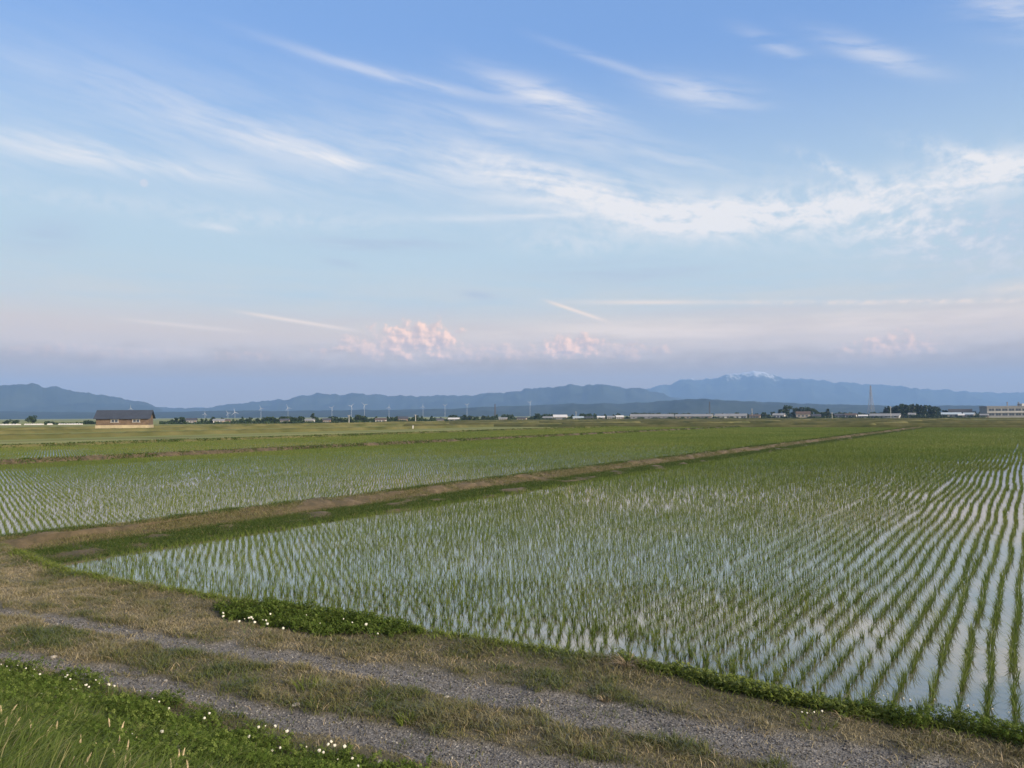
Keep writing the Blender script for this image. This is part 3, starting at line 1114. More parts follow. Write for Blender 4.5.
# greener fringe along the water
m_, n_ = scatter(-19, 7, 8.8, 13.6, 3000)
e = edge_n(m_)
f1 = fbm(m_ * 1.1, n_ * 1.6, 47, 3)
band = np.exp(-((n_ - e + 0.06) / 0.17) ** 2) * np.interp(m_, [-18, -12, -5.5, -4.2, -3.0, -2.6, -1, 0, 2], [0.8, 0.5, 0.6, 0.7, 0.25, 1.0, 1.0, 1, 1])
keep = (RNG.random(len(m_)) < band * (0.5 + f1)) & (n_ < e + 0.4)
m_, n_ = m_[keep], n_[keep]
P = on_ground(m_, n_)
L_ = len(m_)
v_, f_, r_ = blades(P, RNG.random(L_) * 6.28, 0.05 + 0.11 * RNG.random(L_), 0.5 + 1.0 * RNG.random(L_), 0.010 + 0.007 * RNG.random(L_), 2, RNG.random(L_) * 3.14)
tag(link('edge_weeds', mesh_np('edge_weeds', v_, f_, r_), M['fringe']), kind='stuff')


# clover: three leaflets on each stalk
def clover_leaves(P, h, rad):
    n = len(P)
    az0 = RNG.random(n) * 6.28
    tx, ty = RNG.normal(0, 0.55, n), RNG.normal(0, 0.55, n)
    VS = np.zeros((n, 3, 4, 3), np.float32)
    for j in range(3):
        az = az0 + j * 2.094
        for q, (r_, o_) in enumerate(((0.05, 0.0), (0.75, 0.62), (1.15, 0.0), (0.75, -0.62))):
            lx = rad * (r_ * np.cos(az) - o_ * np.sin(az)); ly = rad * (r_ * np.sin(az) + o_ * np.cos(az))
            VS[:, j, q, 0] = P[:, 0] + lx; VS[:, j, q, 1] = P[:, 1] + ly
            VS[:, j, q, 2] = P[:, 2] + h + lx * tx + ly * ty - 0.2 * rad * (q == 2)
    idx = np.arange(n * 3)[:, None] * 4 + np.array([0, 1, 2, 3])
    return VS.reshape(-1, 3), idx, np.repeat(RNG.random(n), 12)


def clover_obj(m_, n_, hh, mat='clover', name='clover_leaves'):
    P = on_ground(m_, n_)
    hh = hh * (0.2 + 1.6 * fbm(m_ * 3.2, n_ * 3.2, 57, 3))
    v_, f_, r_ = clover_leaves(P, hh, 0.011 + 0.007 * RNG.random(len(P)))
    tag(link(name, mesh_np(name, v_, f_, r_), M[mat]), kind='stuff')


m_, n_ = scatter(-11.5, -5.4, 9.0, 10.7, 5200)
a_, _, _ = clover_mask(m_, n_)
keep = a_ & (n_ < edge_n(m_) + 0.15)
clover_obj(m_[keep], n_[keep], 0.03 + 0.12 * RNG.random(keep.sum()))
m_, n_ = scatter(-0.8, 5.0, 8.5, 10.2, 4200)
_, c2, _ = clover_mask(m_, n_)
keep = c2 & (n_ < edge_n(m_) + 0.2)
clover_obj(m_[keep], n_[keep], 0.03 + 0.14 * RNG.random(keep.sum()))
m_, n_ = scatter(-3.3, 0.4, 8.9, 10.3, 5200)
e = edge_n(m_)
keep = (np.abs(n_ - e + 0.05) < 0.24 * sstep(m_, -3.3, -2.6) * (1 - sstep(m_, -0.4, 0.4)) * (0.5 + fbm(m_ * 2, n_ * 2, 66, 3)))
clover_obj(m_[keep], n_[keep], 0.02 + 0.10 * RNG.random(keep.sum()), 'fringe', 'water_edge_weeds')
m_, n_ = scatter(-16, -2.0, 3.0, 7.1, 5200)
_, _, c3 = clover_mask(m_, n_)
keep = c3 & (RNG.random(len(m_)) < np.clip(2.6 * (fbm(m_ * 2.3, n_ * 2.3, 48, 4) - 0.36), 0.06, 1))
clover_obj(m_[keep], n_[keep], 0.02 + 0.13 * RNG.random(keep.sum()))

# long grass on the levee slope, longer towards the top and the left
m_, n_ = scatter(-16, -1.0, 0.9, 6.9, 3000)
ln = levee_n(m_)
up = sstep(ln - n_, 0.2, 4.6)
d1 = fbm(m_ * 1.4, n_ * 1.4, 49, 4)
keep = (RNG.random(len(m_)) < np.clip(0.18 + 0.95 * up ** 1.4 + 1.2 * (d1 - 0.5), 0.05, 1)) & (n_ < ln)
m_, n_, up, d1 = m_[keep], n_[keep], up[keep], d1[keep]
P = on_ground(m_, n_)
L_ = len(m_)
h = (0.06 + 0.10 * RNG.random(L_)) + up ** 1.6 * (0.02 + 0.30 * RNG.random(L_) ** 1.3) * (0.5 + d1)
v_, f_, r_ = blades(P, RNG.normal(0.4, 1.3, L_), h, 0.2 + 0.9 * RNG.random(L_), 0.005 + 0.004 * RNG.random(L_), 3, RNG.random(L_) * 3.14)
tag(link('grass', mesh_np('grass', v_, f_, r_), M['grass']), kind='stuff')

# grass on the banks: green lower skirt, dead tops
def bank_grass(b, a0, a1, dens, lo, hi, hmax, mat, wm, pz, thin=0.27, lift=0.0):
    k = int((a1 - a0) * (hi - lo) * dens)
    a_ = a0 + (a1 - a0) * RNG.random(k) ** 1.6
    o_ = RNG.uniform(lo, hi, k)
    X, Y = ab(a_, b + o_)
    ok = (np.abs(X) < 0.85 * Y + 3)
    keep = ok & (RNG.random(k) < np.clip(2.6 * (fbm(a_ * 0.9, o_ * 1.3, 51, 4) - thin), 0.05, 1))
    X, Y, o_, a_ = X[keep], Y[keep], o_[keep], a_[keep]
    z = np.interp(o_, *pz) + lift
    P = np.stack([X, Y, z - 0.02], 1)
    L_ = len(X)
    sc = np.clip(np.hypot(X, Y) / 30, 1, 5)
    return blades(P, RNG.random(L_) * 6.28, hmax * (0.35 + 0.65 * RNG.random(L_)), 0.3 + 1.0 * RNG.random(L_), wm * sc * (0.8 + 0.5 * RNG.random(L_)), 2, RNG.random(L_) * 3.14)


pz1 = ([q[0] for q in P1], [q[1] for q in P1])
pz2 = ([q[0] for q in P2], [q[1] for q in P2])
v_, f_, r_ = join([bank_grass(-22.2, 6, AFAR, 1600, 0.40, 2.15, 0.15, None, 0.012, pz1, 0.06), bank_grass(-22.2, 6, AFAR, 300, -1.3, -0.75, 0.20, None, 0.012, pz1),
                   bank_grass(-22.2, 6, AFAR, 1300, -0.85, -0.10, 0.20, None, 0.011, pz1, 0.42, 0.03), bank_grass(B2, -15, AFAR, 200, 0.3, 1.2, 0.22, None, 0.03, pz2), bank_grass(B3, -25, AFAR, 100, 0.2, 1.2, 0.25, None, 0.04, pz2)])
tag(link('bank_grass', mesh_np('bank_grass', v_, f_, r_), M['bank_green']), kind='stuff')
v_, f_, r_ = join([bank_grass(-22.2, 6, AFAR, 1500, -0.85, 0.55, 0.12, None, 0.010, pz1, 0.22, 0.02), bank_grass(B2, -15, AFAR, 120, -0.9, 0.6, 0.15, None, 0.03, pz2)])
tag(link('dead_bank_grass', mesh_np('dead_bank_grass', v_, f_, r_ * 0.75 + 0.15), M['dry']), kind='stuff')

# loose gravel in the wheel tracks
m_, n_ = scatter(-19, 7, 6.0, 9.6, 1100)
r1 = rut_mask(m_, n_)
keep = RNG.random(len(m_)) < r1 * (0.55 + 0.7 * fbm(m_ * 1.7, n_ * 3.5, 67, 3)) + 0.03
m_, n_ = m_[keep], n_[keep]
P = on_ground(m_, n_)
P[:, 2] += 0.008
L_ = len(P)
oc = np.array([(1, 0, 0), (-1, 0, 0), (0, 1, 0), (0, -1, 0), (0, 0, 1), (0, 0, -1)], float)
of = np.array([(0, 2, 4), (2, 1, 4), (1, 3, 4), (3, 0, 4), (2, 0, 5), (1, 2, 5), (3, 1, 5), (0, 3, 5)])
sz = 0.005 + 0.015 * RNG.random(L_) ** 3
V = oc[None] * (sz[:, None, None] * (0.7 + 0.6 * RNG.random((L_, 6, 1)))) * np.array([1, 1, 0.7])
an = RNG.random(L_) * 6.28
ca, sa = np.cos(an)[:, None], np.sin(an)[:, None]
V = np.stack([V[..., 0] * ca - V[..., 1] * sa, V[..., 0] * sa + V[..., 1] * ca, V[..., 2]], -1) + P[:, None]
F = (np.arange(L_)[:, None, None] * 6 + of[None]).reshape(-1, 3)
tag(link('gravel', mesh_np('gravel', V.reshape(-1, 3), F, np.repeat(RNG.random(L_), 6)), M['gravel']), kind='stuff')

# ------------------------------------------------------------------ flowers, seed heads, stones near the road
def ray_ground(x, y):
    """where the line of sight meets the road, verge or levee"""
    d = pix2dir(x, y)
    ts = np.arange(1.0, 26.0, 0.01)
    P = CAM[None] + d[None] * ts[:, None]
    under = P[:, 2] <= road_z(P[:, :2] @ E_, P[:, :2] @ N_)
    return P[int(np.argmax(under))] if under.any() else CAM + d * ((0.0 - CAM[2]) / d[2])


def ico(sub, r, seed, amp=0.25, squash=(1, 1, 1)):
    import bmesh
    bm = bmesh.new()
    bmesh.ops.create_icosphere(bm, subdivisions=sub, radius=1.0)
    rg_ = random.Random(seed)
    for v in bm.verts:
        k = 1 + rg_.uniform(-amp, amp)
        v.co = Vector((v.co.x * squash[0], v.co.y * squash[1], v.co.z * squash[2])) * (r * k)
    return bm


def head_mesh(mat, seed):
    """a clover head: a ragged ball of narrow florets"""
    bm = ico(2, 0.0135, seed, 0.32, (1, 1, 0.85))
    me = bpy.data.meshes.new('clover_flower')
    bm.to_mesh(me); bm.free()
    me.materials.append(mat)
    return me


heads = [head_mesh(M['petal'], i) for i in range(5)]
sb = MB(); sb.bar((0, 0, -0.17), (0.004, 0.0, -0.008), 0.0022, 0.0016, 4)
stem_me = bpy.data.meshes.new('stem'); stem_me.from_pydata(sb.v, [], sb.f); stem_me.materials.append(M['stem'])


def flower(x, y, label, group, lift=0.20, scale=0.9):
    p = ray_ground(x, y)
    back = (CAM - p); back = back / back[2]          # step back along the line of sight so that the head stands clear of the leaves
    p = p + back * lift
    o = bpy.data.objects.new('clover_flower', heads[random.randrange(5)])
    COL.objects.link(o)
    o.location = p
    s_ = scale * random.choice((0.5, 0.7, 0.85, 1.0, 1.2)) * random.uniform(0.9, 1.1)
    o.scale = (s_, s_, s_)
    o.rotation_euler = (random.uniform(-.4, .4), random.uniform(-.4, .4), random.uniform(0, 6.28))
    tag(o, label, 'clover flower', group)
    c = bpy.data.objects.new('stem', stem_me)
    COL.objects.link(c)
    c.parent = o


LF = [(5, 135), (35, 145), (50, 165), (90, 140), (133, 155), (175, 160), (165, 195), (205, 185), (140, 225), (107, 240), (240, 245), (345, 190), (360, 210), (335, 200), (372, 260), (390, 262), (440, 240),
      (455, 250), (490, 215), (508, 232), (557, 238), (585, 245), (720, 270), (780, 310), (815, 325), (865, 360), (680, 388), (655, 410), (460, 300), (285, 255), (215, 285), (70, 255), (15, 270), (905, 495), (995, 497), (830, 480), (675, 490)]
LF = [(a / 5.12, 638 + b / 5.12) for a, b in LF]
LF += [(200 + a / 5.12, 638 + b / 5.12) for a, b in [(22, 410), (48, 385), (57, 505), (62, 580), (65, 595), (175, 560), (250, 505), (445, 478), (300, 455), (335, 450), (385, 450), (655, 545), (672, 530), (690, 550),
      (740, 555), (610, 577), (632, 585), (545, 557), (410, 562), (370, 575), (640, 655), (780, 615), (810, 655), (705, 620)]]
for a, b in LF:
    flower(a, b, 'white clover flower among the dark green clover at the foot of the levee', 'white clover flowers along the levee foot')
PF = [(118, 435), (118, 452), (200, 478), (228, 465), (250, 460), (262, 457), (270, 465), (280, 482), (322, 470), (338, 473), (345, 490), (425, 513), (360, 440), (395, 405), (475, 412), (490, 410), (515, 405), (540, 410),
      (635, 425), (635, 440), (735, 465), (780, 483), (850, 493), (870, 472), (900, 470), (945, 470), (935, 490), (910, 540), (790, 460), (615, 487), (280, 378), (260, 380), (350, 378), (545, 445), (595, 415)]
for a, b in PF:
    flower(200 + a / 5.12, 528 + b / 5.12, 'pale yellowish clover flower in the clover patch between road and paddy', 'clover flowers in the patch beside the paddy', scale=1.15)
CF = [(235, 665), (265, 668), (280, 640), (305, 655), (325, 647), (407, 667), (440, 675), (565, 672), (642, 720), (735, 705), (765, 700), (855, 702), (862, 722), (945, 738), (985, 742), (645, 680)]
for a, b in CF:
    flower(824 + a / 5.12, 568 + b / 5.12, 'white clover flower at the water edge in the right corner', 'clover flowers at the right water edge', lift=0.24)
for a, b in [(802, 712), (807, 713), (814, 712), (822, 711)]:
    flower(a, b, 'white clover flower in a tight bunch on the bare verge', 'bunch of clover flowers on the bare verge', lift=0.05)

# yellow dandelion-like flowers
def yellow_flower(x, y, label):
    p = ray_ground(x, y)
    t = MB()
    for j in range(14):
        a = j * 2 * math.pi / 14
        r = 0.019 + 0.003 * (j % 2)
        w_ = 0.0042
        c, s_ = math.cos(a), math.sin(a)
        t.add([(0.003 * c, 0.003 * s_, 0.0), (r * 0.7 * c - w_ * s_, r * 0.7 * s_ + w_ * c, 0.004), (r * c, r * s_, 0.001), (r * 0.7 * c + w_ * s_, r * 0.7 * s_ - w_ * c, 0.004), (0.0, 0.0, 0.006)],
              [(0, 1, 4), (1, 2, 4), (2, 3, 4), (3, 0, 4), (3, 2, 1, 0)])
    o = t.build('dandelion', M['yellow'], None, p + np.array([0, 0, 0.13]))
    o.rotation_euler = (0.5, 0.1, 0)
    tag(o, label, 'flower')
    s_ = MB(); s_.bar((0, -0.02, -0.14), (0, 0, -0.002), 0.0026, 0.002, 5)
    s_.build('stem', M['stem'], o)


yellow_flower(1000, 726, 'small yellow flower among clover leaves at the right water edge')
yellow_flower(527, 645, 'small yellow flower at the water edge midway along the verge')

# foxtail seed heads standing above the long grass
hm = MB()
for i in range(7):
    pass
prof = [(0.0, 0.002), (0.15, 0.0055), (0.45, 0.0065), (0.75, 0.005), (1.0, 0.0008)]
HV, HF = [], []
for i, (t, r) in enumerate(prof):
    for j in range(7):
        a = 2 * math.pi * j / 7 + 0.3 * i
        rr = r * (1 + 0.25 * ((i * 7 + j * 3) % 5 - 2) / 2)
        HV.append((0.018 * t * t + rr * math.cos(a), rr * math.sin(a), 0.075 * t))
for i in range(len(prof) - 1):
    for j in range(7):
        HF.append((i * 7 + j, i * 7 + (j + 1) % 7, (i + 1) * 7 + (j + 1) % 7, (i + 1) * 7 + j))
head_me = bpy.data.meshes.new('seed_head'); head_me.from_pydata(HV, [], HF); head_me.materials.append(M['seed'])
st = MB(); st.bar((-0.03, 0, -0.40), (-0.012, 0, -0.2), 0.0018, 0.0016, 4); st.bar((-0.012, 0, -0.2), (0, 0, 0), 0.0016, 0.0012, 4)
stalk_me = bpy.data.meshes.new('foxtail_grass'); stalk_me.from_pydata(st.v, [], st.f); stalk_me.materials.append(M['stem'])
SHD = [(55, 360), (25, 420), (75, 425), (155, 440), (235, 475), (290, 435), (415, 520), (435, 625), (560, 425), (620, 450), (605, 530), (650, 550), (685, 530), (665, 620), (640, 640), (585, 590), (935, 590), (910, 600), (870, 655), (960, 660), (8, 360), (345, 640), (500, 560)]
for a, b in SHD:
    px, py = a / 5.12, 638 + b / 5.12
    p = ray_ground(px, py + 6)
    back = (CAM - p); back = back / back[2]
    p = p + back * random.uniform(0.26, 0.36)
    o = bpy.data.objects.new('foxtail_grass', stalk_me)
    COL.objects.link(o)
    o.location = p
    o.rotation_euler = (random.uniform(-.25, .25), random.uniform(-.3, .3), random.uniform(0, 6.28))
    tag(o, 'straw coloured grass seed head standing over the long grass on the levee', 'grass seed head', 'grass seed heads on the levee')
    c = bpy.data.objects.new('seed_head', head_me)
    COL.objects.link(c)
    c.parent = o

# pale stones lying on the road
for (x, y, r, label) in [(54, 657, 0.075, 'flat pale stone at the left end of the near wheel track'),
                         (166, 681, 0.06, 'pale stone on the grassy crown left of the middle tuft'),
                         (296, 705, 0.085, 'flat pale slab at the edge of the near wheel track'),
                         (447, 697, 0.05, 'pale rounded stone in the far wheel track'),
                         (657, 742, 0.075, 'whitish flat stone on the gravel in the lower right'),
                         (902, 711, 0.07, 'pale round stone beside the corner clover at the water'),
                         (379, 762, 0.06, 'yellowish stone at the bottom edge near the clover end')]:
    bm = ico(2, r, int(x), 0.13, (1.0, 0.75, 0.42))
    bmesh_scale = 0.62
    for v in bm.verts:
        v.co *= bmesh_scale
    me = bpy.data.meshes.new('stone'); bm.to_mesh(me); bm.free()
    p = ray_ground(x, y)
    o = link('stone', me, M['stone'], None, p + np.array([0, 0, r * 0.05]))
    o.rotation_euler = (0, 0, x)
    tag(o, label, 'stone')


def tuft(x, y, n, h, lean, mat, label, wmul=1.0, spread=0.07):
    p = ray_ground(x, y)
    r = spread * np.sqrt(RNG.random(n)); th = RNG.random(n) * 6.28
    P = np.stack([r * np.cos(th), r * np.sin(th), np.full(n, -0.01)], 1)
    v_, f_, r_ = blades(P, th + RNG.normal(0, .5, n), h * (0.5 + 0.6 * RNG.random(n)), lean * (0.4 + RNG.random(n)), wmul * (0.006 + 0.004 * RNG.random(n)), 3, RNG.random(n) * 3.14)
    o = link('grass_tuft', mesh_np('grass_tuft', v_, f_, r_), mat, None, p)
    tag(o, label, 'grass tuft')


tuft(627, 666, 130, 0.24, 1.4, M['straw'], 'bent straw coloured grass tuft on the brink above the water', 1.0, 0.08)
tuft(606, 700, 60, 0.10, 1.0, M['straw'], 'short dead tuft just below the bent straw tuft')
tuft(310, 690, 120, 0.20, 0.45, M['fringe'], 'upright light green tuft on the grassy crown between the tracks', 1.0, 0.16)
tuft(406, 722, 70, 0.13, 0.7, M['fringe'], 'bright green tuft at the near edge of the road crown', 1.5, 0.10)
tuft(500, 640, 90, 0.16, 0.7, M['grass'], 'dark green tuft at the water edge in mid verge', 1.2, 0.14)
tuft(815, 722, 120, 0.10, 0.9, M['fringe'], 'low green tuft beside the bunch of white clover flowers', 1.4, 0.22)
tuft(845, 718, 40, 0.12, 1.8, M['straw'], 'flattened pale straw wisp right of the flower bunch', 1.0, 0.10)

# ------------------------------------------------------------------ the farm shed
M['roof_dark'] = mat_plain('dark_slate_metal_roof', (0.030, 0.040, 0.060), 0.6, 0.2, 0.6)
M['board_brown'] = mat_plain('rust_brown_boards', (0.080, 0.056, 0.040), 0.85, 0.3, 0.9, c2=(0.16, 0.115, 0.078))
M['board_tan'] = mat_plain('tan_panel', (0.33, 0.28, 0.18), 0.85, 0.25, 0.7)
M['white_frame'] = mat_plain('white_frame', (0.42, 0.40, 0.38), 0.5, 0.05, 2)
M['glass'] = mat_plain('window_glass', (0.05, 0.06, 0.075), 0.12, 0.1, 2, spec=0.6)
GZ = -0.42
pc = ground_at(125, 430.2, GZ)
DS = float(pc[1])
k = DS / FPX
shed = thing('farm_shed', (pc[0], pc[1], GZ), 'long brown farm shed with dark roof and tan lower wall alone in the fields', 'shed', rz=math.atan2(-pc[0], pc[1]) * 0.55)
W2 = 24.2 * k
b_ = MB(); b_.box(-W2, W2, -3.5, 3.5, 0.0, 5.2 * k); b_.build('lower_wall', M['board_tan'], shed)
b_ = MB(); b_.house_wall(-W2 + 0.15, W2 - 0.15, -3.38, 3.38, 5.2 * k + 0.004, 12.2 * k, 19.0 * k)
for i in range(28):
    x = -W2 + 0.3 + i * (2 * W2 - 0.6) / 27
    b_.box(x - 0.035, x + 0.035, -3.43, -3.384, 5.2 * k + 0.01, 12.0 * k)
b_.build('upper_wall', M['board_brown'], shed)
b_ = MB(); b_.gable(-W2, W2, -3.5, 3.5, 12.3 * k, 19.6 * k, 0.45, 0.16); b_.build('roof', M['roof_dark'], shed)
b_ = MB(); b_.box(-W2 + 0.0, W2 - 0.0, -4.16, -4.06, 11.15 * k, 11.5 * k); b_.build('gutter', M['roof_dark'], shed)
for wx in (-7.0, 12.5):
    x0 = wx * k
    f_ = MB()
    for q in ((x0 - 1.0, x0 - 0.85), (x0 - 0.06, x0 + 0.06), (x0 + 0.85, x0 + 1.0)):
        f_.box(q[0], q[1], -3.56, -3.44, 8.0 * k, 10.8 * k)
    f_.box(x0 - 1.15, x0 + 1.15, -3.58, -3.445, 10.5 * k, 10.95 * k)
    f_.box(x0 - 1.15, x0 + 1.15, -3.60, -3.445, 7.75 * k, 8.1 * k)
    wn = f_.build('window', M['white_frame'], shed)
    g_ = MB(); g_.box(x0 - 0.84, x0 + 0.84, -3.5, -3.46, 8.12 * k, 10.48 * k); g_.build('pane', M['glass'], wn)

# ------------------------------------------------------------------ trees
def crown_mesh(name, seed, blobs, nf, leaf):
    """leaf clumps through the volume of several overlapping lobes, unit height 1"""
    rg_ = np.random.default_rng(seed)
    cs = np.array([b[:3] for b in blobs]); rs = np.array([b[3:] for b in blobs])
    pick = rg_.integers(0, len(blobs), nf)
    d = rg_.normal(0, 1, (nf, 3)); d /= np.linalg.norm(d, axis=1)[:, None]
    rad = rg_.random(nf) ** 0.38 * (0.85 + 0.3 * rg_.random(nf))
    c = cs[pick] + d * rad[:, None] * rs[pick]
    a = rg_.normal(0, 1, (nf, 3)); a /= np.linalg.norm(a, axis=1)[:, None]
    b = np.cross(a, rg_.normal(0, 1, (nf, 3))); b /= np.linalg.norm(b, axis=1)[:, None]
    s_ = leaf * (0.5 + rg_.random(nf))[:, None]
    V = np.stack([c - a * s_, c + b * s_ * 0.7, c + a * s_, c - b * s_ * 0.7], 1)
    F = np.arange(nf * 4).reshape(nf, 4)
    me = mesh_np(name, V.reshape(-1, 3), F, np.repeat(rg_.random(nf), 4))
    me.materials.append(M['tree'])
    return me


def lobes(seed, n, w, z0, z1, r):
    rg_ = random.Random(seed)
    L_ = []
    for i in range(n):
        t = (i + 0.5) / n
        a = rg_.uniform(0, 6.28)
        q = w * math.sin(math.pi * min(1, 0.2 + 0.8 * (1 - t))) * rg_.uniform(0.2, 1.0)
        rr = r * rg_.uniform(0.7, 1.2)
        L_.append((q * math.cos(a), q * math.sin(a), z0 + (z1 - z0) * t, rr, rr, rr * 0.8))
    return L_


TREE = {}
def make_tree_meshes(kind, seed, blobs, nf, leaf, tr):
    cm = crown_mesh('crown', seed, blobs, nf, leaf)
    t = MB()
    t.bar((0, 0, -0.02), (0.01, 0.0, tr), 0.035, 0.022, 6)
    for j in range(4):
        a = j * 1.7 + seed
        t.bar((0.008, 0, tr * (0.75 + 0.08 * j)), (0.18 * math.cos(a), 0.18 * math.sin(a), min(0.85, tr + 0.22 + 0.05 * j)), 0.014, 0.005, 5)
    tm = bpy.data.meshes.new('trunk'); tm.from_pydata(t.v, [], t.f); tm.materials.append(M['trunk'])
    TREE[kind] = (cm, tm)


make_tree_meshes('round', 3, lobes(1, 9, 0.34, 0.34, 0.86, 0.20), 900, 0.042, 0.40)
make_tree_meshes('tall', 5, lobes(2, 9, 0.12, 0.22, 0.90, 0.13), 800, 0.036, 0.35)
make_tree_meshes('wide', 8, lobes(4, 12, 0.62, 0.30, 0.80, 0.24), 1100, 0.050, 0.35)
make_tree_meshes('conifer', 9, [(0, 0, 0.25, .22, .22, .12), (0, 0, .42, .19, .19, .12), (0.02, 0, .58, .15, .15, .12), (0, 0, .74, .11, .11, .11), (0, 0, .89, .06, .06, .1)], 800, 0.036, 0.5)
make_tree_meshes('bush', 12, lobes(6, 9, 0.75, 0.22, 0.62, 0.34), 800, 0.065, 0.20)


def vdist(x):
    return float(np.interp(x, [0, 200, 384, 500, 640, 1024], [440, 445, 460, 560, 650, 620]))


def tree(x, ytop, kind, dd, label, group=None, wide=1.0, name=None):
    D = vdist(x) + dd
    p = at(x, ytop, D)
    h = (p[2] - GZ) / 0.95
    o = thing(name or {'bush': 'shrub', 'conifer': 'conifer_tree'}.get(kind, 'tree'), (p[0], p[1], GZ), label, 'shrub' if kind == 'bush' else 'tree', group, random.uniform(0, 6.28))
    o.scale = (h * wide, h * wide, h)
    for nm, me in zip(('crown', 'trunk'), TREE[kind]):
        c = bpy.data.objects.new(nm, me)
        COL.objects.link(c)
        c.parent = o
    return o


def low_wood(x0, x1, dd, hlo, hhi, dens, seed):
    """the low unbroken far scrub and hedgerows that read as one dark band"""
    rg_ = np.random.default_rng(seed)
    n = int((x1 - x0) * dens)
    xs = rg_.uniform(x0, x1, n)
    D = np.interp(xs, [0, 200, 384, 500, 640, 1024], [440, 445, 460, 560, 650, 620]) + dd + rg_.normal(0, 3, n)
    X = (xs - 512) / FPX * D
    top = (hlo + (hhi - hlo) * sstep(fbm(xs * 0.22, xs * 0, seed, 4), 0.35, 0.72)) * (D / 600)
    c = np.stack([X, D, GZ + top * rg_.random(n) ** 0.8], 1)
    a = rg_.normal(0, 1, (n, 3)); a /= np.linalg.norm(a, axis=1)[:, None]
    b = np.cross(a, rg_.normal(0, 1, (n, 3))); b /= np.linalg.norm(b, axis=1)[:, None]
    s_ = (0.35 + 0.35 * rg_.random(n))[:, None]
    V = np.stack([c - a * s_, c + b * s_ * 0.7, c + a * s_, c - b * s_ * 0.7], 1)
    me = mesh_np('undergrowth', V.reshape(-1, 3), np.arange(n * 4).reshape(n, 4), np.repeat(rg_.random(n), 4))
    tag(link('undergrowth', me, M['tree']), kind='stuff')


low_wood(45, 96, 10, 0.8, 2.6, 60, 301)
low_wood(160, 1090, 26, 1.2, 4.6, 60, 302)
low_wood(160, 985, -16, 0.3, 1.5, 40, 303)

G0 = 'trees in the low rows along the far edge of the fields'
tree(6, 419.5, 'bush', 15, 'low dark shrub at the far left end of the fields')
tree(14, 418.8, 'bush', 15, 'second low dark shrub, just left of the round tree behind the white tunnels')
tree(33, 415.3, 'wide', 10, 'broad round dark tree behind the white tunnels left of the shed', wide=1.0)
for x, y, kd in [(176, 417.5, 'round'), (182, 416.8, 'round'), (187, 417.5, 'bush'), (171, 418.8, 'bush')]:
    tree(x, y, kd, 8, 'dark round tree in the small clump just right of the brown shed', 'trees of the clump right of the shed', wide=1.1)
tree(202, 418.5, 'round', 5, 'small dark tree between the shed clump and the first pair of turbines')
tree(212, 418.8, 'bush', 0, 'low bush directly under the second and third turbines')
tree(250, 417.2, 'round', 5, 'round dark tree alone right of the turbine group')
tree(313, 413.2, 'tall', 0, 'tall lone dark tree rising above the low village trees', wide=1.15)
tree(357, 414.5, 'wide', 5, 'broad dark tree in the middle of the low village trees')
tree(425, 418, 'bush', 0, 'round dark bush right of the pale house row')
rr = random.Random(5)
for x in list(range(258, 306, 6)) + list(range(322, 350, 6)) + list(range(366, 408, 5)):
    tree(x + rr.uniform(-1, 1), rr.uniform(416.8, 418.6), rr.choice(['round', 'bush', 'wide']), rr.uniform(0, 25), 'dark small tree in the low unbroken row along the far field edge', G0)
for x in (460, 465, 470, 475, 483, 489, 493):
    tree(x, rr.uniform(414.8, 416.6), rr.choice(['round', 'wide', 'bush']), rr.uniform(0, 15), 'dark tree in the two close clumps left of the dark mast', 'trees of the clumps left of the mast')
tree(531, 415.8, 'bush', 5, 'low bush left of the wide tree before the low hills')
tree(537, 413.2, 'wide', 5, 'wide dark tree standing alone right of the dark mast')
tree(506, 417.3, 'bush', 0, 'low bush at the foot of the dark mast')
for x in range(634, 664, 5):
    tree(x, rr.uniform(412.3, 414.2), rr.choice(['round', 'tall', 'wide']), 40, 'dark tree behind the left end of the long grey sheds', 'trees behind the long grey sheds')
for x in (668, 676, 687, 712, 722, 733, 739, 746, 757, 768, 762):
    tree(x, rr.uniform(412.2, 414.6), rr.choice(['round', 'bush', 'wide']), rr.uniform(25, 50), 'small dark tree showing over the roofs of the long grey sheds', 'trees over the long shed roofs')
tree(786, 405.0, 'round', 10, 'tallest dark tree at the left end of the right-hand village trees', wide=1.05)
for x, y, kd in [(773, 411.5, 'round'), (779, 409.5, 'tall'), (794, 408.2, 'tall'), (799, 407.0, 'round'), (805, 406.8, 'wide'), (811, 408.0, 'round'), (816, 409.6, 'round'), (822, 411.4, 'bush')]:
    tree(x, y, kd, rr.uniform(5, 30), 'dark village tree in the uneven group around two pale houses', 'village trees left of the pylon')
tree(828, 408.8, 'tall', 8, 'narrow dark tree just left of the white houses under the pylon', wide=1.3)
for x in (834, 841, 848, 858, 866, 873, 880):
    tree(x, rr.uniform(411.2, 413.2), 'bush', 30, 'low dark shrub behind the white houses under the pylon', 'shrubs behind the houses under the pylon')
gx_ = [885, 889, 893, 897, 901, 905, 909, 913, 917, 921, 925, 929, 933, 937]
gy_ = [407.6, 406.0, 405.4, 404.6, 404.0, 403.4, 404.2, 403.8, 404.0, 405.0, 404.4, 405.2, 406.0, 406.6]
for x, y in zip(gx_, gy_):
    for dd in (14, 28):
        tree(x + rr.uniform(-1.5, 1.5), y + rr.uniform(0, 1.5), rr.choice(['round', 'tall', 'conifer', 'round']), dd + rr.uniform(0, 8), 'dark tree of the dense grove right of the pylon', 'trees of the dense grove', wide=1.15)
for x in (944, 947):
    tree(x, 410.0, 'round', 20, 'dark tree in the gap between grove and blue roofed house', 'trees right of the grove')
tree(973, 411.0, 'wide', 12, 'broad dark tree between the dark roofed house and the factory')
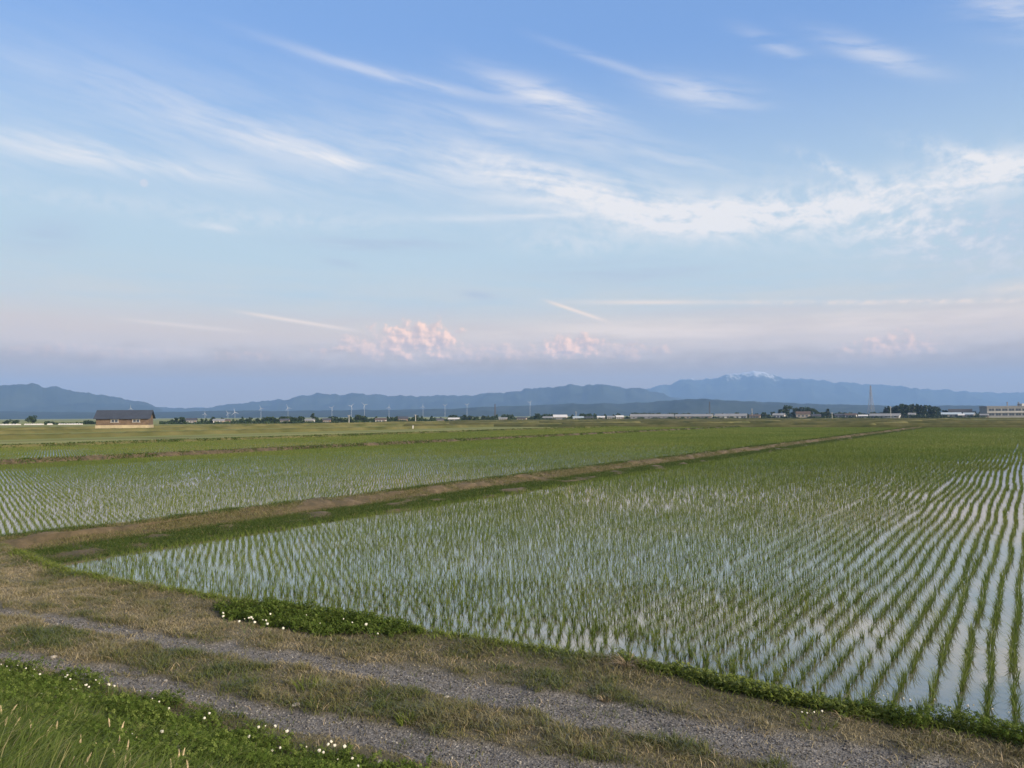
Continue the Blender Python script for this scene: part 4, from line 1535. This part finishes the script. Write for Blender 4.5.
tree(983, 409.6, 'round', 14, 'dark tree touching the left end of the factory')

# clipped green hedge in front of the grove
b_ = MB()
p0, p1 = at(906, 414, 604), at(946, 414, 604)
hv = crown_mesh('hedge', 77, [(float(t), 0, 1.2, 2.2, 1.2, 1.6) for t in np.linspace(-15, 15, 16)], 2600, 0.35)
o = link('hedge', hv, None, None, ((p0[0] + p1[0]) / 2, p0[1], GZ))
tag(o, 'long low clipped hedge in front of the dense grove', 'hedge')

# ------------------------------------------------------------------ houses, sheds, factory of the far village
WALLS = {'white': mat_plain('white_render', (0.48, 0.47, 0.45), 0.8, 0.15, 0.4), 'cream': mat_plain('cream_render', (0.32, 0.28, 0.22), 0.8, 0.1, 0.4), 'pale': mat_plain('pale_panel', (0.22, 0.22, 0.215), 0.8, 0.1, 0.4),
         'grey': mat_plain('grey_siding', (0.22, 0.22, 0.23), 0.8, 0.12, 0.4), 'brown': mat_plain('brown_siding', (0.20, 0.14, 0.10), 0.8, 0.2, 0.4)}
ROOFS = {'dark': mat_plain('dark_tile_roof', (0.05, 0.052, 0.062), 0.6, 0.2, 0.5), 'brown': mat_plain('brown_tile_roof', (0.085, 0.062, 0.052), 0.7, 0.2, 0.5),
         'blue': mat_plain('pale_blue_metal_roof', (0.33, 0.40, 0.46), 0.45, 0.1, 0.3), 'grey': mat_plain('grey_metal_roof', (0.20, 0.205, 0.21), 0.5, 0.15, 0.3),
         'white': mat_plain('white_metal_roof', (0.52, 0.52, 0.52), 0.5, 0.08, 0.3)}


def house(x, wpx, ytop, wall, roof, label, dd=0, name='house', cat='house', depth=7.0, pitch=0.34, nwin=3, group=None):
    D = vdist(x) + dd
    p = at(x, ytop, D)
    kk = D / FPX
    w2 = wpx * kk / 2
    H = p[2] - GZ
    hw = H * (1 - pitch)
    o = thing(name, (p[0], p[1], GZ), label, cat, group, math.atan2(-p[0], p[1]) + random.uniform(-0.15, 0.15))
    d2 = depth / 2
    b_ = MB(); b_.house_wall(-w2, w2, -d2, d2, 0, hw, H - 0.15); b_.build('wall', WALLS[wall], o)
    b_ = MB(); b_.gable(-w2, w2, -d2, d2, hw + 0.06, H, 0.45, 0.2); b_.build('roof', ROOFS[roof], o)
    fr = MB(); gl = MB()
    ww, wh = min(0.9, w2 * 0.22), min(0.8, hw * 0.3)
    proto = None
    for j in range(nwin):
        cx = -w2 + (j + 0.7) * (2 * w2) / (nwin + 0.6)
        if proto is None:
            fr.box(-ww, ww, -0.05, 0.0, -wh, -wh + 0.1); fr.box(-ww, ww, -0.05, 0.0, wh - 0.1, wh)
            for q in (-ww, -0.05, ww - 0.1):
                fr.box(q, q + 0.1, -0.05, 0.0, -wh + 0.101, wh - 0.101)
            gl.box(-ww + 0.1, ww - 0.1, -0.03, -0.005, -wh + 0.1, wh - 0.1)
            f_ = fr.build('window', M['white_frame'], o, (cx, -d2 - 0.01, hw * 0.58))
            gl.build('pane', M['glass'], f_)
            proto = f_
        else:
            c = proto.copy(); COL.objects.link(c); c.parent = o; c.location = (cx, -d2 - 0.01, hw * 0.58)
            for ch in list(proto.children):
                g_ = ch.copy(); COL.objects.link(g_); g_.parent = c
    cx = w2 * 0.86
    dr = MB(); dr.box(cx - 0.45, cx + 0.45, -d2 - 0.06, -d2 - 0.01, 0.05, min(2.0, hw * 0.8)); dr.build('door', WALLS['brown'], o)
    return o


HS = [
    (191.5, 9, 418.4, 'grey', 'dark', 'small grey house at the right end of the tree clump beside the shed', 0),
    (219, 10, 419.2, 'white', 'grey', 'low white house below the close pair of wind turbines', 0),
    (226, 6, 419.4, 'cream', 'brown', 'tiny cream house with brown roof right of the low white house', 4),
    (285, 8, 419.0, 'cream', 'dark', 'cream house with dark roof left of the tall lone tree', -6),
    (310, 8, 419.0, 'white', 'grey', 'white house at the foot of the tall lone tree', -10),
    (327, 7, 418.6, 'brown', 'dark', 'brown dark roofed house right of the tall lone tree', -6),
    (381, 10, 418.3, 'white', 'brown', 'white house with brown roof in the long low tree row', -10),
    (403, 9, 416.8, 'brown', 'dark', 'taller brown house at the right end of the long tree row', -6),
    (440, 7, 418.6, 'grey', 'dark', 'small grey house standing alone right of the round bush', 0),
    (454, 10, 417.9, 'cream', 'white', 'cream house with white roof left of the two tree clumps', 0),
    (503, 8, 417.6, 'white', 'grey', 'white house beside the base of the dark mast', 0),
    (522, 9, 417.2, 'cream', 'dark', 'cream house between the dark mast and the wide tree', 0),
    (548, 9, 416.6, 'grey', 'grey', 'grey house between the wide tree and the white hall', 0),
    (578, 10, 416.6, 'white', 'blue', 'white house with pale blue roof right of the white hall', 0),
    (589, 8, 416.8, 'brown', 'dark', 'brown house right of the pale blue roofed house', 6),
    (601, 7, 416.2, 'white', 'white', 'all white house with a white roof left of the pair before the sheds', 0),
    (611, 7, 416.0, 'white', 'grey', 'white grey roofed house, left one of the pair before the sheds', 0),
    (619.5, 7, 415.6, 'white', 'white', 'bright white house at the left end of the long grey sheds', -6),
    (755, 10, 414.6, 'cream', 'brown', 'cream house with brown roof at the right end of the long sheds', 0),
    (779, 11, 413.6, 'white', 'grey', 'white house below the tallest village tree', -8),
    (803, 13, 411.6, 'cream', 'brown', 'cream two storey house in the gap between village trees', -10),
    (816, 8, 414.4, 'grey', 'dark', 'low grey house right of the cream two storey house', -6),
    (841, 11, 414.0, 'grey', 'dark', 'grey dark roofed house right of the narrow tree', -4),
    (851, 10, 413.6, 'white', 'brown', 'white house with brown roof left of the pylon', -8),
    (863, 8, 414.9, 'white', 'white', 'small bright white house just left of the pylon foot', -14),
    (912, 6, 413.0, 'white', 'grey', 'white gabled house in front of the dense grove', -6),
    (960, 20, 409.2, 'grey', 'dark', 'big grey house with wide dark roof behind the blue roofed house', 14),
    (951, 17, 412.6, 'cream', 'blue', 'long low house with pale blue metal roof right of the grove', -6),
    (961, 5, 414.0, 'white', 'white', 'narrow white storehouse between the two blue roofed houses', -12),
    (969, 9, 412.8, 'grey', 'blue', 'small grey house with pale blue roof left of the factory', -6),
    (984, 7, 414.0, 'cream', 'grey', 'small cream outbuilding before the left end of the factory', -14),
]
for h_ in HS:
    house(h_[0], h_[1], h_[2], h_[3], h_[4], h_[5], h_[6])
house(560, 13, 414.9, 'white', 'white', 'broad white hall right of the wide dark tree', 4, name='hall', cat='hall', depth=12, pitch=0.4, nwin=5)
house(652, 42, 414.2, 'grey', 'grey', 'long low grey shed, left one of the three in a line', 10, name='long_shed', cat='shed', depth=10, pitch=0.45, nwin=8)
house(694, 36, 414.2, 'cream', 'grey', 'long low cream walled shed between the other two long sheds', 12, name='long_shed', cat='shed', depth=10, pitch=0.45, nwin=7)
house(731, 30, 413.9, 'white', 'grey', 'long low white walled shed nearest the grey lattice mast', 10, name='long_shed', cat='shed', depth=10, pitch=0.45, nwin=6)
house(885, 27, 413.7, 'white', 'grey', 'long white shed in front of the grove right of the pylon', -16, name='long_shed', cat='shed', depth=9, pitch=0.5, nwin=6)

# factory: two storeys with window bands, taller block at its right end
D = 615
p = at(987, 407, D); kk = D / FPX
fac = thing('factory', (p[0], p[1], GZ), 'long pale two storey factory with dark window bands at the right edge', 'factory', rz=-0.25)
H1 = p[2] - GZ
b_ = MB(); b_.box(0, 62, 0, 18, 0, H1); b_.build('wall', WALLS['pale'], fac)
b_ = MB(); b_.box(-0.4, 62.4, -0.4, 18.4, H1 + 0.004, H1 + 0.7); b_.build('parapet', WALLS['grey'], fac)
b_ = MB(); b_.box(26, 44, 4, 14, H1 + 0.704, H1 + 2.6); b_.build('roof_block', WALLS['white'], fac)
b_ = MB(); b_.box(-0.2, 62.2, -0.7, -0.004, H1 * 0.47, H1 * 0.55); b_.build('canopy_band', WALLS['white'], fac)
proto = None
for z in (0.17, 0.62):
    for j in range(13):
        if j == 6 and z < 0.3:
            continue
        loc = (1.2 + j * 4.7, -0.01, H1 * z)
        if proto is None:
            f_ = MB(); f_.box(0, 3.9, -0.06, 0.0, 0, 0.12); f_.box(0, 3.9, -0.06, 0.0, H1 * 0.22, H1 * 0.22 + 0.12)
            for q in (0, 1.9, 3.78):
                f_.box(q, q + 0.12, -0.06, 0.0, 0.121, H1 * 0.22 - 0.001)
            proto = f_.build('window', WALLS['grey'], fac, loc)
            g_ = MB(); g_.box(0.12, 3.78, -0.04, -0.005, 0.12, H1 * 0.22); g_.build('pane', M['glass'], proto)
        else:
            c = proto.copy(); COL.objects.link(c); c.parent = fac; c.location = loc
            for ch in list(proto.children):
                q_ = ch.copy(); COL.objects.link(q_); q_.parent = c
b_ = MB(); b_.box(29.8, 33.2, -0.08, -0.01, 0.05, H1 * 0.36); b_.build('door', WALLS['brown'], fac)
for j, x in enumerate((17, 25)):
    b_ = MB(); b_.bar((x, 8, H1 + 0.7), (x, 8, H1 + 3.4), 0.45, 0.4, 8); b_.bar((x, 8, H1 + 3.4), (x, 8, H1 + 3.9), 0.75, 0.6, 8); b_.build('roof_vent', WALLS['grey'], fac)

# low white vinyl tunnels at the far left
def tunnel(x0, x1, yb, label):
    Dt = 425.0
    a, b = at(x0, yb, Dt), at(x1, yb, Dt)
    L_ = b[0] - a[0]
    V, F = [], []
    ns, nr = 30, 9
    for i in range(ns + 1):
        for j in range(nr):
            th = math.pi * j / (nr - 1)
            rr_ = 1.0 + 0.04 * (i % 2)
            V.append((L_ * (i / ns - 0.5), -1.1 * rr_ * math.cos(th), 0.72 * rr_ * math.sin(th) * (0.85 + 0.15 * math.sin(i * 1.9))))
    for i in range(ns):
        for j in range(nr - 1):
            F.append((i * nr + j, i * nr + j + 1, (i + 1) * nr + j + 1, (i + 1) * nr + j))
    F += [tuple(range(nr))[::-1], tuple(ns * nr + j for j in range(nr))]
    t = MB(); t.add(V, F)
    o = t.build('vinyl_tunnel', WALLS['white'], None, ((a[0] + b[0]) / 2, Dt, GZ))
    tag(o, label, 'greenhouse')


tunnel(-12, 20, 425, 'low white vinyl tunnel at the left edge below the dark shrubs')
tunnel(25, 43, 425, 'low white vinyl tunnel in front of the broad round tree')
tunnel(48, 52, 425, 'very short pale vinyl tunnel between the two long ones')
tunnel(59, 82, 425, 'low white vinyl tunnel nearest the brown shed')

# ------------------------------------------------------------------ pylon, masts, poles, turbines
M['steel'] = mat_plain('galvanised_steel', (0.20, 0.20, 0.22), 0.5, 0.15, 1.0)
M['dark_steel'] = mat_plain('dark_steel', (0.05, 0.05, 0.06), 0.5, 0.15, 1.0)
M['turbine'] = mat_plain('white_gelcoat', (0.36, 0.37, 0.39), 0.4, 0.04, 0.2)
M['pole'] = mat_plain('grey_concrete_pole', (0.42, 0.41, 0.39), 0.8, 0.1, 1.0)


def lattice(x, ytop, D, w0, w1, mat, label, name, arms=(), rb=0.16):
    p = at(x, ytop, D)
    H = p[2] - GZ
    o = thing(name, (p[0], p[1], GZ), label, 'pylon' if arms else 'mast', rz=0.5)
    lv = np.linspace(0, 1, 10) ** 0.85
    wd = lambda t: w0 * (1 - t) ** 1.25 + w1
    cor = [(1, 1), (-1, 1), (-1, -1), (1, -1)]
    b_ = MB(); br_ = MB()
    for t0, t1 in zip(lv[:-1], lv[1:]):
        for j, (cx, cy) in enumerate(cor):
            dx, dy = cor[(j + 1) % 4]
            A = (cx * wd(t0), cy * wd(t0), H * t0); B = (cx * wd(t1), cy * wd(t1), H * t1)
            A2 = (dx * wd(t0), dy * wd(t0), H * t0); B2_ = (dx * wd(t1), dy * wd(t1), H * t1)
            b_.bar(A, B, rb, rb, 4)
            br_.bar(A, B2_, rb * 0.6, rb * 0.6, 4); br_.bar(A2, B, rb * 0.6, rb * 0.6, 4); br_.bar(B, B2_, rb * 0.6, rb * 0.6, 4)
    b_.build('corner_legs', mat, o)
    br_.build('bracing', mat, o)
    for t, a in arms:
        am = MB()
        for s_ in (-1, 1):
            am.bar((0, 0, H * t), (s_ * a, 0, H * t - 0.2), rb, rb * 0.5, 4)
            am.bar((0, 0, H * t + 1.6), (s_ * a, 0, H * t - 0.1), rb * 0.7, rb * 0.5, 4)
        am.build('cross_arm', mat, o)
    return o


lattice(870.5, 385.5, 900, 3.0, 0.35, M['steel'], 'tall grey lattice pylon rising from the village left of the grove', 'power_pylon', ((0.93, 2.0), (0.82, 2.4), (0.71, 2.6)), 0.13)
lattice(709.5, 401.8, 800, 0.35, 0.3, M['dark_steel'], 'thin dark mast standing behind the long grey sheds', 'lattice_mast', (), 0.09)
lattice(495, 404, 700, 0.30, 0.30, M['dark_steel'], 'dark lattice mast in front of the hills at mid picture', 'lattice_mast', (), 0.08)


def pole(x, ytop, D, label):
    p = at(x, ytop, D)
    H = p[2] - GZ
    b_ = MB(); b_.bar((0, 0, 0), (0, 0, H), 0.22, 0.14, 7)
    o = b_.build('utility_pole', M['pole'], None, (p[0], p[1], GZ))
    c = MB(); c.box(-0.9, 0.9, -0.06, 0.06, H * 0.92, H * 0.92 + 0.14); c.box(-0.6, 0.6, -0.05, 0.05, H * 0.82, H * 0.82 + 0.12)
    c.build('cross_arm', M['steel'], o)
    for q in (-0.75, 0.0, 0.75):
        i_ = MB(); i_.bar((q, 0, H * 0.92 + 0.142), (q, 0, H * 0.92 + 0.4), 0.07, 0.05, 6); i_.build('insulator', WALLS['white'], o)
    tag(o, label, 'utility pole')


pole(349, 415, 420, 'thin pale utility pole left of the broad dark village tree')
pole(415.5, 414.6, 440, 'thin pale utility pole right of the taller brown house')
pole(832, 412.5, 580, 'thin pale utility pole at the narrow tree left of the pylon')
pole(890.5, 406.3, 585, 'thin pale utility pole in front of the grove')
pole(576, 411.5, 700, 'thin pale utility pole behind the white hall')
pole(752, 408.5, 640, 'thin pale utility pole at the right end of the long sheds')

# white marker post out in the far paddies
pp = ground_at(413, 428.6, -0.3)
b_ = MB(); b_.box(-0.16, 0.16, -0.1, 0.1, 0, 0.85)
o = b_.build('marker_post', WALLS['white'], None, (pp[0], pp[1], -0.3))
tag(o, 'small white marker post out in the far paddies', 'marker post')
c = MB(); c.add([(-0.2, -0.14, 0.85), (0.2, -0.14, 0.85), (0.2, 0.14, 0.85), (-0.2, 0.14, 0.85), (0, 0, 1.05)], [(3, 2, 1, 0), (0, 1, 4), (1, 2, 4), (2, 3, 4), (3, 0, 4)])
c.build('cap', WALLS['grey'], o)

TUR = [(131, 408.6, 4.3, 'white wind turbine showing just above the shed roof'),
       (205, 413.8, 3.8, 'low white wind turbine, the one right of the shed tree clump'),
       (228, 413.2, 4.0, 'white wind turbine, left one of the close pair'),
       (235, 412.4, 5.2, 'white wind turbine, right and taller one of the close pair'),
       (261, 408.4, 4.0, 'white wind turbine right of the close pair'),
       (288, 408.0, 4.6, 'white wind turbine left of the tall lone tree'),
       (332, 408.0, 4.0, 'white wind turbine right of the tall lone tree'),
       (351.5, 406.2, 4.6, 'white wind turbine above the broad dark tree, left one of two'),
       (364.5, 405.2, 4.8, 'white wind turbine just right of the broad dark tree, highest of all'),
       (389, 407.4, 3.8, 'white wind turbine above the middle of the long tree row'),
       (423, 406.6, 3.6, 'white wind turbine above the round bush'),
       (445, 405.6, 3.6, 'white wind turbine above the cream house left of the clumps'),
       (467, 405.0, 3.4, 'white wind turbine above the two close tree clumps'),
       (530, 402.6, 3.4, 'faint white wind turbine, the only one right of the dark mast')]
D = 2800.0
kk = D / FPX
bl = MB()
bl.add([(-0.09, -0.02, 0.0), (0.09, -0.02, 0.0), (0.09, 0.02, 0.0), (-0.09, 0.02, 0.0), (-0.13, -0.015, 0.22), (0.06, -0.015, 0.22), (0.06, 0.015, 0.22), (-0.13, 0.015, 0.22), (-0.02, -0.004, 1.0), (0.025, -0.004, 1.0), (0.025, 0.004, 1.0), (-0.02, 0.004, 1.0)],
       [(3, 2, 1, 0), (0, 1, 5, 4), (1, 2, 6, 5), (2, 3, 7, 6), (3, 0, 4, 7), (4, 5, 9, 8), (5, 6, 10, 9), (6, 7, 11, 10), (7, 4, 8, 11), (8, 9, 10, 11)])
blade_me = bpy.data.meshes.new('blade'); blade_me.from_pydata(bl.v, [], bl.f); blade_me.materials.append(M['turbine'])
for i, (x, y, r, label) in enumerate(TUR):
    p = at(x, y, D)
    o = thing('wind_turbine', (p[0], p[1], GZ), label, 'wind turbine', 'wind turbines before the blue mountains')
    H = p[2] - GZ
    b_ = MB(); b_.bar((0, 0, 0), (0, 0, H - 0.8), 0.5, 0.35, 8); b_.build('tower', M['turbine'], o)
    b_ = MB(); b_.box(-0.8, 0.8, -2.0, 3.0, H - 0.6, H + 1.0); b_.bar((0, -2.0, H + 0.3), (0, -3.2, H + 0.3), 0.8, 0.35, 8); b_.build('nacelle', M['turbine'], o)
    a0 = random.uniform(0, 2.09)
    for j in range(3):
        c = bpy.data.objects.new('blade', blade_me)
        COL.objects.link(c)
        c.parent = o
        c.location = (0, -2.6, H + 0.3)
        c.scale = (r * kk * 0.5, r * kk, r * kk * 0.85)
        c.rotation_euler = (0, a0 + j * 2.0944, 0)
